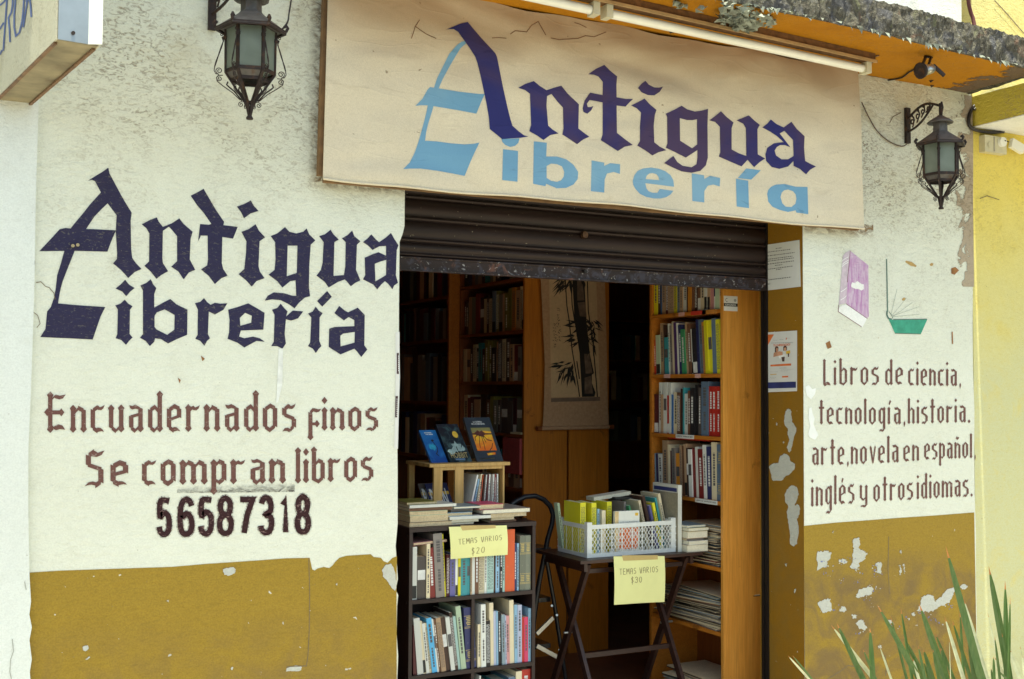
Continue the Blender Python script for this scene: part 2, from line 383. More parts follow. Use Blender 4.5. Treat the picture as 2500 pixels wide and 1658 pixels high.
# ------------------------------------------------------------------ lettering
class Print:
    """flat print: polygons in picture units, laid on a plane by a mapping function, each stroke a hair proud of the last"""
    def __init__(s, f, out, base=.0015): s.mb = MB(); s.f = f; s.out = Vector(out); s.base = base; s.k = 0
    def poly(s, pts, holes=()):
        d = s.out * (s.base + .00006 * (s.k % 12)); s.k += 1
        s.mb.poly([s.f(*p) + d for p in pts], [[s.f(*p) + d for p in h] for h in holes]); return s
    def stroke(s, pts, w, closed=False):
        P = [Vector((a, b)) for a, b in pts]; N = len(P); L = []; R = []
        for i in range(N):
            a = P[(i-1) % N] if (closed or i > 0) else None; b = P[(i+1) % N] if (closed or i < N-1) else None
            d0 = (P[i] - a).normalized() if a is not None else None; d1 = (b - P[i]).normalized() if b is not None else None
            if d0 is None: d0 = d1
            if d1 is None: d1 = d0
            n0 = Vector((-d0.y, d0.x)); n1 = Vector((-d1.y, d1.x)); m = n0 + n1
            m = m / max(m.length_squared * .5, .35) if m.length > 1e-4 else n0
            L.append(P[i] + m * w / 2); R.append(P[i] - m * w / 2)
        d = s.out * (s.base + .00006 * (s.k % 12)); s.k += 1
        vs = [s.f(*p) + d for p in L] + [s.f(*p) + d for p in R]
        s.mb.add(vs, [(i, (i+1) % N, N + (i+1) % N, N + i) for i in range(N if closed else N-1)]); return s

TXT = {}
def text_mesh(t, bold=0.):
    if (t, bold) not in TXT:
        c = bpy.data.curves.new('lettering', 'FONT'); c.body = t; c.size = 1; c.offset = bold; c.resolution_u = 2
        o = bpy.data.objects.new('lettering', c); me = bpy.data.meshes.new_from_object(o)
        v = [(p.co.x, p.co.y) for p in me.vertices]; f = [tuple(p.vertices) for p in me.polygons]
        bpy.data.objects.remove(o); bpy.data.curves.remove(c); bpy.data.meshes.remove(me)
        xs = [p[0] for p in v]; ys = [p[1] for p in v]; x0, x1, y0, y1 = min(xs), max(xs), min(ys), max(ys)
        TXT[(t, bold)] = ([((a - x0) / (x1 - x0), (b - y0) / (y1 - y0)) for a, b in v], f)
    return TXT[(t, bold)]
def text(mb, t, o, ux, uy, bold=0.):     # fills the parallelogram o, o+ux, o+uy
    v, f = text_mesh(t, bold); o = Vector(o); ux = Vector(ux); uy = Vector(uy)
    mb.add([o + ux * a + uy * b for a, b in v], f)

# broken-letter alphabet: S stem with two diamond ends, T / B one diamond, R plain upright, D slanted bar, P polygon, X diamond
FT = lambda x, y: ('P', [(x-.06,y-.02),(x+.04,y+.03),(x+.11,y-.04),(x+.24,y+.01),(x+.30,y+.05),(x+.25,y-.08),(x+.16,y-.15),(x+.05,y-.14),(x-.06,y-.10)])
FB = lambda x, y: ('P', [(x-.06,y+.08),(x+.06,y+.13),(x+.16,y+.12),(x+.26,y+.05),(x+.30,y-.03),(x+.20,y),(x+.08,y-.03),(x,y-.06),(x-.05,y-.02)])
FL = lambda x, y: ('P', [(x,y+.03),(x+.12,y),(x+.24,y+.05),(x+.42,y-.04),(x+.42,y-.14),(x+.25,y-.10),(x+.12,y-.13),(x+.04,y-.08)])
FD = lambda x, y: ('P', [(x,y-.02),(x+.09,y+.10),(x+.22,y+.12),(x+.34,y+.06),(x+.28,y-.05),(x+.18,y),(x+.08,y)])
ARCH = [('D',.1,.66,.33,.90,.6), ('D',.30,.90,.52,.80,.9)]
BOWL = [('D',.12,.16,.28,.04,.9), ('D',.28,.04,.50,.24,.6)]
ACC = ('P', [(.06,1.16),(.18,1.42),(.30,1.34),(.16,1.12)])
G = {
 'n': (.62, [('S',.1,0,1)] + ARCH + [('B',.52,0,.84)]), 'm': (1.04, [('S',.1,0,1)] + ARCH + [('B',.52,0,.84),('D',.52,.66,.74,.90,.6),('D',.72,.90,.94,.80,.9),('B',.94,0,.84)]),
 'h': (.62, [('S',.1,0,1.5)] + ARCH + [('B',.52,0,.84)]),
 'c': (.56, [('R',.1,.14,.82),('D',.1,.80,.28,.92,.9),FT(.27,.96),('D',.1,.16,.28,.04,.9),FB(.24,.04)]),
 'e': (.6, [('R',.1,.14,.82),('D',.1,.80,.32,.94,.9),('D',.32,.94,.52,.84,.9),('R',.5,.54,.86),('D',.1,.44,.52,.58,.6),('D',.1,.16,.28,.04,.9),FB(.24,.04)]),
 'a': (.6, [FL(.05,.96),('B',.5,0,.88),('R',.13,.14,.56),('D',.1,.56,.5,.66,.6)] + BOWL),
 'd': (.6, [('R',.12,.14,.80),('D',.12,.80,.30,.92,.9),('D',.30,.92,.5,.70,.9),('S',.5,0,1.5)] + BOWL),
 'o': (.6, [('R',.1,.14,.82),('R',.5,.18,.86),('D',.1,.80,.32,.94,.9),('D',.30,.94,.5,.84,.9),('D',.1,.16,.30,.03,.9),('D',.28,.03,.5,.20,.9)]),
 'r': (.56, [('S',.1,0,1),('D',.1,.72,.28,.88,.5),FT(.26,.93)]), 'u': (.6, [('T',.1,.14,1),('S',.5,0,1)] + BOWL),
 's': (.56, [('R',.1,.56,.82),('D',.1,.80,.26,.92,.9),FT(.25,.96),('D',.1,.60,.5,.44,.8),('R',.48,.16,.46),('D',.48,.18,.34,.05,.9),FD(.02,.0)]),
 'i': (.2, [('S',.1,0,1),('X',.1,1.30)]), 'í': (.3, [('S',.1,0,1),ACC]), 'l': (.2, [('S',.1,0,1.5)]),
 'b': (.6, [('T',.1,.06,1.5),('D',.1,.70,.32,.92,.7),('D',.30,.92,.52,.82,.9),('R',.5,.18,.84),('D',.52,.20,.30,.03,.9),('D',.06,.16,.32,.03,.8)]),
 'p': (.6, [('S',.1,-.42,1),('D',.1,.70,.32,.92,.6),('D',.30,.92,.52,.82,.9),('R',.5,.18,.84),('D',.5,.22,.30,.06,.9),('D',.1,.20,.32,.06,.6)]),
 't': (.5, [('S',.25,0,1.42),('D',.04,.96,.48,.96,.8)]),
 'g': (.6, [('R',.12,.16,.80),('D',.12,.80,.30,.92,.9),('D',.30,.92,.5,.72,.9),('T',.5,-.26,1),('D',.52,-.24,.38,-.38,.9),FD(.06,-.40),('D',.12,.18,.28,.06,.9),('D',.28,.06,.5,.26,.6)]),
 'y': (.6, [('T',.1,.14,1),('T',.5,-.26,1),('D',.52,-.24,.38,-.38,.9),FD(.06,-.40)] + BOWL),
 'v': (.6, [('P',[(.04,.90),(.12,1.),(.22,.88),(.34,.26),(.46,.88),(.52,1.),(.60,.90),(.40,.06),(.34,-.03),(.26,.06)])]),
 'ñ': (.62, [('S',.1,0,1)] + ARCH + [('B',.52,0,.84),('P',[(.12,1.22),(.24,1.36),(.36,1.28),(.50,1.32),(.42,1.18),(.28,1.14)])]),
 'é': (.6, []), ',': (.2, [('P',[(.05,.14),(.16,.18),(.18,.02),(.10,-.16),(.04,.0)])]), '.': (.2, [('X',.1,.06)]), ' ': (.3, []),
 'f': (.5, [('B',.14,-.42,.76),('D',.12,.76,.26,.90,.9),('P',[(.16,.90),(.3,.97),(.5,.92),(.62,.94),(.54,.82),(.4,.78),(.24,.84)]),('D',.14,.28,.42,.29,.6),('X',.43,.29)]),
 'E': (.78, [('S',.14,0,1.5),('D',.14,1.16,.34,1.36,.4),('P',[(.28,1.32),(.36,1.40),(.52,1.36),(.76,1.40),(.64,1.25),(.50,1.22),(.34,1.26)]),('D',0,.74,.56,.74,.8),('X',.58,.74),('X',.02,.75),('D',.14,.34,.30,.14,.4),('P',[(.24,.16),(.36,.08),(.52,.12),(.74,.10),(.62,.26),(.46,.30),(.32,.24)])]),
 'S': (.62, [('R',.1,.84,1.26),('D',.1,1.26,.28,1.42,.9),('P',[(.2,1.42),(.3,1.47),(.4,1.38),(.62,1.47),(.52,1.28),(.36,1.2),(.2,1.24)]),('D',.08,.88,.52,.68,.7),('R',.5,.14,.70),('D',.5,.16,.32,.0,.9),('P',[(-.02,-.02),(.1,.14),(.24,.18),(.4,.12),(.34,.0),(.2,.04),(.08,.02)])]),
 'L': (.58, [('T',.1,.02,1.46),('P',[(.02,.06),(.12,-.06),(.3,.02),(.58,0),(.46,.16),(.32,.2),(.14,.14)])]),
}
G['é'] = (.6, G['e'][1] + [('P', [(.22,1.12),(.30,1.34),(.42,1.28),(.32,1.08)])])
def blackletter(pr, s, x0, x1, y0, y1, xh, hw, gap=.16, dk=1.5):
    """word s from picture x0 to x1, baseline y0 to y1, x-height xh, half stem width hw (all in picture units)"""
    W = sum(G[c][0] for c in s) + gap * (len(s) - 1); sx = (x1 - x0) / W; u = 0.
    for c in s:
        w, prims = G[c]
        for q in prims:
            X = lambda a: x0 + (u + a) * sx
            def Y(a, b): return y0 + (y1 - y0) * ((u + a) / W) - b * xh
            dh = hw * 1.35; dw = hw * dk
            if q[0] in 'STBR':
                _, a, lo, hi = q; px = X(a); yl, yh = Y(a, lo), Y(a, hi)
                top = [(px + hw, yh + dh * 1.75), (px + dw, yh + dh), (px, yh - .02 * xh), (px - dw, yh + dh), (px - hw, yh + dh * 1.75)] if q[0] in 'ST' else [(px + hw, yh + hw * .3), (px - hw, yh - hw * .5)]
                bot = [(px - hw, yl - dh * 1.75), (px - dw, yl - dh), (px, yl + .02 * xh), (px + dw, yl - dh), (px + hw, yl - dh * 1.75)] if q[0] in 'SB' else [(px - hw, yl - hw * .5), (px + hw, yl + hw * .5)]
                pr.poly(top + bot)
            elif q[0] == 'D':
                _, a, b, a2, b2, k = q; t = hw * 1.15 * k
                pr.poly([(X(a), Y(a, b) - t), (X(a2), Y(a2, b2) - t), (X(a2), Y(a2, b2) + t), (X(a), Y(a, b) + t)])
            elif q[0] == 'X':
                px, py = X(q[1]), Y(q[1], q[2]); pr.poly([(px - dw * .95, py), (px, py - dh * 1.35), (px + dw * .95, py), (px, py + dh * 1.35)])
            else: pr.poly([(X(a), Y(a, b)) for a, b in q[1]])
        u += w + gap

DIG = {  # stencil numerals and pencil capitals as pen paths on a 1 x 1 box, y up
 '5': [[(.9,.95),(.2,.95),(.16,.52),(.5,.62),(.82,.52),(.9,.28),(.78,.08),(.5,0),(.2,.06),(.08,.22)]], '6': [[(.88,.8),(.7,.96),(.35,.96),(.14,.75),(.1,.3),(.25,.05),(.55,0),(.82,.1),(.9,.3),(.78,.5),(.5,.58),(.2,.46)]],
 '8': [[(.5,1),(.2,.9),(.15,.72),(.28,.56),(.5,.52),(.72,.56),(.85,.72),(.8,.9)], [(.5,.52),(.2,.45),(.08,.26),(.2,.06),(.5,0),(.8,.06),(.92,.26),(.8,.45)]],
 '7': [[(.08,.95),(.92,.95),(.55,.5),(.35,0)]], '3': [[(.12,.82),(.3,.97),(.65,.97),(.85,.8),(.78,.6),(.45,.52),(.8,.45),(.9,.25),(.75,.05),(.45,0),(.15,.08),(.08,.2)]],
 '1': [[(.25,.78),(.6,.95),(.6,0)]], '2': [[(.1,.8),(.35,1),(.75,.9),(.7,.6),(.1,.02),(.9,0)]], '0': [[(.5,1),(.15,.7),(.12,.3),(.45,0),(.8,.2),(.88,.65),(.72,.95)]],
 '$': [[(.85,.85),(.5,.95),(.2,.8),(.3,.6),(.7,.45),(.8,.25),(.5,.1),(.15,.15)], [(.45,1.15),(.5,-.3)]], 'T': [[(0,1),(1,.97)],[(.5,1),(.48,0)]],
 'E': [[(.9,.98),(.1,1),(.12,0),(.92,.02)],[(.12,.5),(.8,.52)]], 'M': [[(.0,0),(.08,1)],[(.08,1),(.5,.35)],[(.5,.35),(.94,1)],[(.94,1),(1.,0)]], 'A': [[(.02,0),(.2,.85),(.5,1),(.85,.9),(.92,0)],[(.1,.45),(.9,.5)]],
 'S': [[(.9,.9),(.5,1),(.15,.85),(.2,.6),(.75,.5),(.85,.2),(.5,0),(.1,.08)]], 'V': [[(.05,1),(.4,0),(.6,0),(.95,1)]], 'R': [[(.1,0),(.12,1),(.7,.95),(.8,.65),(.15,.5),(.9,0)]],
 'I': [[(.5,1),(.5,0)]], 'O': [[(.5,1),(.15,.8),(.1,.2),(.5,0),(.85,.2),(.9,.8),(.5,1)]]}
def smooth(P, closed):
    if len(P) < 5: return P
    n = len(P); out = []; g_ = lambda i: Vector(P[i % n] if closed else P[max(0, min(n-1, i))])
    for i in range(n if closed else n - 1):
        a, b, c, d = g_(i-1), g_(i), g_(i+1), g_(i+2)
        for k in range(4):
            t = k / 4; q = .5 * ((2*b) + (c-a)*t + (2*a-5*b+4*c-d)*t*t + (3*b-a-3*c+d)*t**3); out.append((q.x, q.y))
    if not closed: out.append(P[-1])
    return out
def pen(pr, s, x0, x1, y0, y1, h, w, gap=.35):
    n = len(s); ws = [.45 if c in 'I1' else .6 if c == ' ' else 1. for c in s]; W = sum(ws) + gap * (n - 1); sx = (x1 - x0) / W; u = 0
    for c, k in zip(s, ws):
        for path in DIG.get(c, []):
            closed = c == '8'
            if c in '56830': path = smooth(path, closed)
            pr.stroke([(x0 + (u + a * k) * sx, y0 + (y1 - y0) * (u + a * k) / W - b * h) for a, b in path], w, closed)
        u += k + gap

# ------------------------------------------------------------------ setting
g = MB(); g.box((-60, -60, -.6), (60, 40, -.16)); solo('road', g, M_road, kind='structure')
g = MB(); g.box((-60, -5.2, -.4), (60, .6, 0)); solo('pavement', g, M_ground, kind='structure')
g = MB(); g.box((1.0, .62, -.3), (9, 8, .06)); solo('shop_floor', g, M_floor, kind='structure')
g = MB(); g.box((1.0, .31, 3.0), (9, 8, 3.1)); solo('shop_ceiling', g, M_inwall, kind='structure')
g = MB(); g.box((.8, .31, 0), (.95, 8, 3.0)); g.box((9, .31, 0), (9.15, 8, 3.0)); g.box((.8, 7.8, 0), (9.15, 8, 3.0)); solo('shop_wall', g, M_inwall, kind='structure')

# ------------------------------------------------------------------ the bookshop's front
XD0, XD1, XR = 1.658, 3.592, 4.683
def xz(pts, Y=0.): return [onY(x, y, Y) for x, y in pts]
shop = thing('bookshop_front', 'white stucco bookshop front with ochre base, painted lettering and an open doorway', 'building', (0, 0, 0))
def rough_edge(x0, z0, z1, amp, n, seed):
    r = random.Random(seed); return [(x0 + r.uniform(-amp, amp), 0, z0 + (z1 - z0) * (i + .5) / n) for i in range(n)]
w = MB()
edge = [(1.662, 0, 3.07), (1.662, 0, 2.20), (1.655, 0, 2.17), (1.643, 0, 2.14)] + [(1.643 + d, 0, z) for d, z in ((0, 1.9), (.002, 1.6), (-.003, 1.45), (.001, 1.3), (.003, 1.1), (-.004, 1.02), (.002, .95), (.006, .9), (-.002, .86), (.008, .84), (.004, .8), (.003, .7), (.010, .62), (.006, .5))] + [(1.65, 0, 0)]
w.prism([(.375, 0, 0), (.375, 0, 3.07)] + edge, (0, .3, 0)); wallL = part(shop, 'left_wall', w, M_white)
w = MB(); w.prism([(XD1, 0, 0), (XD1, 0, 2.9), (XD1, 0, 3.07)] + [(4.68, 0, 3.07)] + rough_edge(4.68, 3.0, .2, .004, 14, 3) + [(4.68, 0, 0)], (0, .3, 0)); wallR = part(shop, 'right_wall', w, M_white)
w = MB(); w.box((1.662, .0, 2.52), (XD1, .2, 3.07)); part(shop, 'lintel', w, M_white)
w = MB(); w.box((-.2, -.002, 3.0715), (1.275, .3, 4.2)); w.box((1.275, -.002, 3.215), (4.62, .3, 4.2)); part(shop, 'upper_wall', w, M_upper)
w = MB(); w.prism([(1.0, .3, 0), (4.7, .3, 0), (4.7, 8, 0), (1.0, 8, 0)], (0, 0, .03)); 
w = MB(); w.box((-6.2, -.74, 4.21), (1.40, .3, 4.36)); part(shop, 'sun_block_slab', w, M_upper)  # added out-of-view slab that blocks the sun from the left wall
roofb = MB(); roofb.box((-.2, .3, 3.12), (4.68, 8, 4.0)); part(shop, 'roof', roofb, M_upper)
# inner faces of the doorway reveal
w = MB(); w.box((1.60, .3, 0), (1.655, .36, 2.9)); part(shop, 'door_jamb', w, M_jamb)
_rr = random.Random(77)
def ragged_loop(pts, amp=1.6, n=4):
    out = []
    for i, p in enumerate(pts):
        q = pts[(i+1) % len(pts)]
        for k in range(n):
            t = (k + _rr.uniform(0, .6)) / n; out.append((p[0] + (q[0]-p[0])*t + _rr.uniform(-amp, amp), p[1] + (q[1]-p[1])*t + _rr.uniform(-amp, amp)))
    return out
# ochre base: coats of paint with flat chip patches and painted rim shade
ob = MB()
top = [(71,1398),(150,1393),(300,1388),(420,1384),(500,1377),(620,1369),(700,1363),(756,1362),(762,1390),(768,1393),(775,1388),(790,1384),(804,1387),(812,1380),(818,1372),(828,1362),(845,1357),(890,1354),(905,1353),(912,1360),(930,1362),(936,1370),(946,1374),(958,1362),(969,1358)]
loop = [onY(x, y) for x, y in top]; loop += [Vector((1.643, 0, .9)), Vector((1.655, 0, .0)), Vector((.39, 0, 0))]
loop = [Vector((p.x, -.0012, p.z)) for p in loop]
Z2 = lambda pts: [(x / 2.015, 880 + y / 2.015) for x, y in pts]
holesL = [Z2([(1095,1030),(1110,1022),(1150,1018),(1160,1028),(1155,1045),(1130,1060),(1105,1055)]), Z2([(1880,1030),(1900,1005),(1925,1000),(1935,1020),(1945,1050),(1950,1110),(1945,1135),(1925,1120),(1905,1085),(1885,1065)]),
  Z2([(405,1408),(430,1400),(437,1418),(420,1432),(408,1425)]), Z2([(1410,1512),(1450,1502),(1485,1505),(1480,1528),(1440,1528),(1408,1530)]), Z2([(420,1470),(440,1455),(445,1462),(425,1475)]), Z2([(820,1182),(830,1178),(828,1190)]), Z2([(1650,1100),(1660,1096),(1658,1108)]), Z2([(1135,1512),(1146,1508),(1144,1522),(1136,1524)])]
ob.poly(loop); part(wallL, 'ochre_paint', ob, M_ochre)
M_rimshade = simple('painted_rim_shade', (.20, .13, .05), .8)  # dark rim painted round chips as the shade of a recessed edge
def chips(par, hs, f, nrm, amp, up):
    nrm = Vector(nrm); m = MB(); m.cur = 1
    for h in hs:
        l = ragged_loop(h, amp, 4); cx = sum(p[0] for p in l) / len(l); cy = sum(p[1] for p in l) / len(l)
        m.cur = 1; m.poly([f(x - .7, y - 1.3 * (1 if y < cy else -.2)) + nrm * .0004 for x, y in l]); m.cur = 0; m.poly([f(x, y) + nrm * .0008 for x, y in l])
    part(par, 'bare_patch', m, [M_chip, M_rimshade], kind='stuff')
chips(wallL, holesL, lambda x, y: onY(x, y, -.0012), (0,-1,0), .9, 1)
ob = MB(); top = [(1962,1284),(2040,1276),(2110,1271),(2200,1264),(2290,1258),(2378,1251)]
loop = [onY(x, y) for x, y in top] + [Vector((4.682, 0, 0)), Vector((XD1, 0, 0))]; loop = [Vector((p.x, -.0012, p.z)) for p in loop]
Z7 = lambda pts: [(1850 + x / 3.423, 1200 + y / 3.423) for x, y in pts]
HR = [[(497,505),(520,495),(560,500),(590,495),(612,520),(608,560),(580,585),(570,630),(530,645),(500,670),(497,580)],
 [(790,430),(800,400),(822,385),(850,400),(857,440),(845,470),(860,490),(890,500),(917,520),(900,550),(880,575),(850,605),(830,640),(790,645),(765,630),(795,600),(790,540),(795,500),(800,470)],
 [(672,570),(700,560),(735,565),(750,590),(735,605),(700,590),(680,585)], [(990,600),(1015,588),(1035,600),(1035,640),(1025,690),(1005,680),(995,640)],
 [(820,870),(850,820),(900,800),(950,790),(965,820),(950,860),(900,870),(860,885),(830,895)], [(500,930),(540,915),(570,895),(605,900),(608,950),(620,990),(590,1010),(540,1010),(515,975)],
 [(682,980),(700,960),(735,968),(738,995),(710,1008),(685,1000)], [(780,1035),(810,1025),(830,1040),(825,1060),(795,1060)], [(820,1100),(845,1075),(880,1080),(895,1110),(915,1140),(885,1160),(840,1145)],
 [(1325,1000),(1355,960),(1365,890),(1400,870),(1440,865),(1470,880),(1478,920),(1500,905),(1550,860),(1590,820),(1640,800),(1650,830),(1620,880),(1600,930),(1560,950),(1510,965),(1470,1000),(1420,1010),(1370,1000)],
 [(1690,790),(1720,770),(1750,790),(1735,815),(1700,815)], [(1185,640),(1178,612),(1190,625),(1198,660),(1195,695),(1188,690)], [(1218,605),(1228,630),(1230,690),(1222,690),(1220,640),(1214,620)],
 [(1090,1080),(1115,1070),(1125,1100),(1105,1112)], [(1000,1290),(1025,1285),(1035,1300),(1012,1318)], [(620,335),(635,332),(636,348),(622,350)], [(1190,495),(1202,492),(1203,515),(1192,516)], [(1285,1020),(1310,1010),(1315,1030),(1292,1045)]]
ob.poly(loop); part(wallR, 'ochre_paint', ob, M_ochreR); chips(wallR, [Z7(h) for h in HR], lambda x, y: onY(x, y, -.0012), (0,-1,0), 2.4, 1)
# scrapes of old blue and grey paint round the chips
ob = MB(); r = random.Random(5)
for cx, cy, n in ((560,600,5),(600,640,6),(700,600,4),(780,560,7),(840,660,7),(1010,690,6),(700,740,6),(830,760,6),(1000,820,7),(1360,1010,9),(1520,1090,9),(1600,960,9),(850,1180,5),(575,690,6),(820,665,5),(970,640,8),(960,790,5),(910,890,9),(640,970,5),(980,940,4),(1150,1125,5),(1440,1050,6),(1245,1070,4)):
    for _ in range(n):
        x = cx + r.uniform(-38, 38); y = cy + r.uniform(-26, 26); a = r.uniform(2.5, 8); 
        ob.cur = r.choice((0, 0, 1)); pts = [(x + a * r.uniform(.5, 1) * math.cos(t), y + a * 1.3 * r.uniform(.5, 1) * math.sin(t)) for t in (0, 1.2, 2.4, 3.6, 4.9)]
        ob.poly([onY(px, py, -.0024 - .00005 * _) for px, py in Z7(pts)])
part(wallR, 'old_paint_fleck', ob, [simple('old_blue_paint', (.17, .20, .42), .7), M_chip], kind='stuff')
# jamb: ochre paint on the reveal with chips
ZJ = lambda pts: [(1560 + x / 2.383, 1000 + y / 2.383) for x, y in pts]
HJ = [[(845,60),(850,20),(865,-5),(885,0),(890,40),(893,75),(915,100),(915,130),(900,170),(885,240),(875,250),(860,225),(875,175),(865,140),(868,110),(850,95)],
 [(757,330),(790,310),(812,315),(820,275),(845,255),(875,268),(880,300),(910,315),(905,350),(880,375),(850,390),(830,415),(775,415),(768,370)],
 [(848,500),(865,460),(895,440),(920,450),(930,490),(920,530),(905,560),(925,550),(938,575),(935,610),(920,640),(932,680),(925,740),(920,780),(900,797),(880,785),(878,720),(870,660),(862,600),(868,560),(852,540)],
 [(725,640),(733,600),(740,630),(735,660)], [(800,75),(808,80),(806,92),(799,90)], [(905,1045),(915,1040),(912,1065),(903,1070)], [(850,900),(862,895),(858,918)], [(838,188),(845,186),(844,200)]]
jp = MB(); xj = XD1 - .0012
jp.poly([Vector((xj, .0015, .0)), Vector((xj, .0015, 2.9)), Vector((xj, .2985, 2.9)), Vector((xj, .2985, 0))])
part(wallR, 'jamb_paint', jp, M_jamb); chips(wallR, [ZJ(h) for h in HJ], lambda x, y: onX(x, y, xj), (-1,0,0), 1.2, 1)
# white paint lip on the door corner, patches of filler
fl = MB()
for pts in ([(2056-90,945),(1974,940),(1983,950),(1992,948),(1990,962),(1980,975),(1970,966)], [(1975,998),(1981,994),(1984,1010),(1989,1022),(1986,1035),(1992,1050),(1998,1062),(1990,1074),(1977,1068),(1973,1060),(1978,1040),(1974,1020)]):
    fl.poly([onY(x, y, -.0016) for x, y in pts])
part(wallR, 'filler_patch', fl, simple('fresh_white_filler', (.85, .87, .84), .8, 0, .05))
# soot on the wall round the banner's lower left corner and over the notices
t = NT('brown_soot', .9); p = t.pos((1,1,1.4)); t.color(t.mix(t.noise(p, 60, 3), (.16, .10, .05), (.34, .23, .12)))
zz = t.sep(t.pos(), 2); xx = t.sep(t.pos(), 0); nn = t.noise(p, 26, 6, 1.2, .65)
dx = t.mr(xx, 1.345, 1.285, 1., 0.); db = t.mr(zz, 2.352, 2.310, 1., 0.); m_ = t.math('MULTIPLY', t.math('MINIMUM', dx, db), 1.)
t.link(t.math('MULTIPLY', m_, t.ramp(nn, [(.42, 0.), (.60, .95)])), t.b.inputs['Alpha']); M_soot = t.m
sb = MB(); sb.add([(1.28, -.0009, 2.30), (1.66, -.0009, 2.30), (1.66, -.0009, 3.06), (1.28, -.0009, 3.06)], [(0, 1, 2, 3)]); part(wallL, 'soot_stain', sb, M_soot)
t = NT('rusty_soot', .9); p = t.pos((1,1,1.4)); t.color(t.mix(t.noise(p, 60, 3), (.20, .11, .05), (.36, .24, .13)))
t.link(t.math('MULTIPLY', t.mr(t.sep(t.pos(), 2), 2.352, 2.300, 1., 0.), t.ramp(t.noise(p, 20, 6, 1.2, .65), [(.42, 0.), (.60, .9)])), t.b.inputs['Alpha'])
sb = MB(); sb.add([(3.60, -.0009, 2.29), (4.02, -.0009, 2.29), (4.02, -.0009, 2.37), (3.60, -.0009, 2.37)], [(0, 1, 2, 3)]); part(wallR, 'soot_stain', sb, t.m)
# grimy bare corner of the right wall below the eaves
gm = MB(); q = [(2240,216),(2290,222),(2320,228),(2372,234),(2376,300),(2376,400),(2376,520),(2378,700),(2300,700),(2290,400),(2270,300)]
gm.poly([onY(x, y, -.002) for x, y in q]); part(wallR, 'bare_corner', gm, M_grime)
ck = MB()
def crack(pts, w=.003, Y=-.0022, f=onY):
    pr = Print(lambda x, y: f(x, y, Y), (0, 0, 0)); pr.stroke(pts, w); ck.add(pr.mb.v, pr.mb.f)
crack([(84,560),(80,600),(85,640),(79,690),(84,700)], 1.6); crack([(88,690),(100,688),(112,700),(120,702),(132,716),(134,730)], 1.8); crack([(78,760),(92,770),(98,790),(90,800)], 1.5)
crack([(754,1362),(756,1450),(755,1540),(752,1600),(748,1626),(700,1628)], 1.8); crack([(2170,1310),(2168,1390),(2172,1450)], 1.4); crack([(2105,1630),(2070,1625),(2050,1640),(2020,1658)], 2); crack([(2160,1600),(2166,1625),(2162,1650)], 2)
crack([(2172,300),(2180,285),(2200,275)], 1.8)
part(wallL, 'crack', ck, simple('dark_crack', (.20, .15, .09), .9), kind='stuff')
nail = MB()
for x, y in ((178,600),(190,598)): nail.tube([onY(x, y, .0), onY(x, y, -.012)], .006, 6)
part(wallL, 'nail', nail, simple('old_nail', (.4, .33, .2), .7))

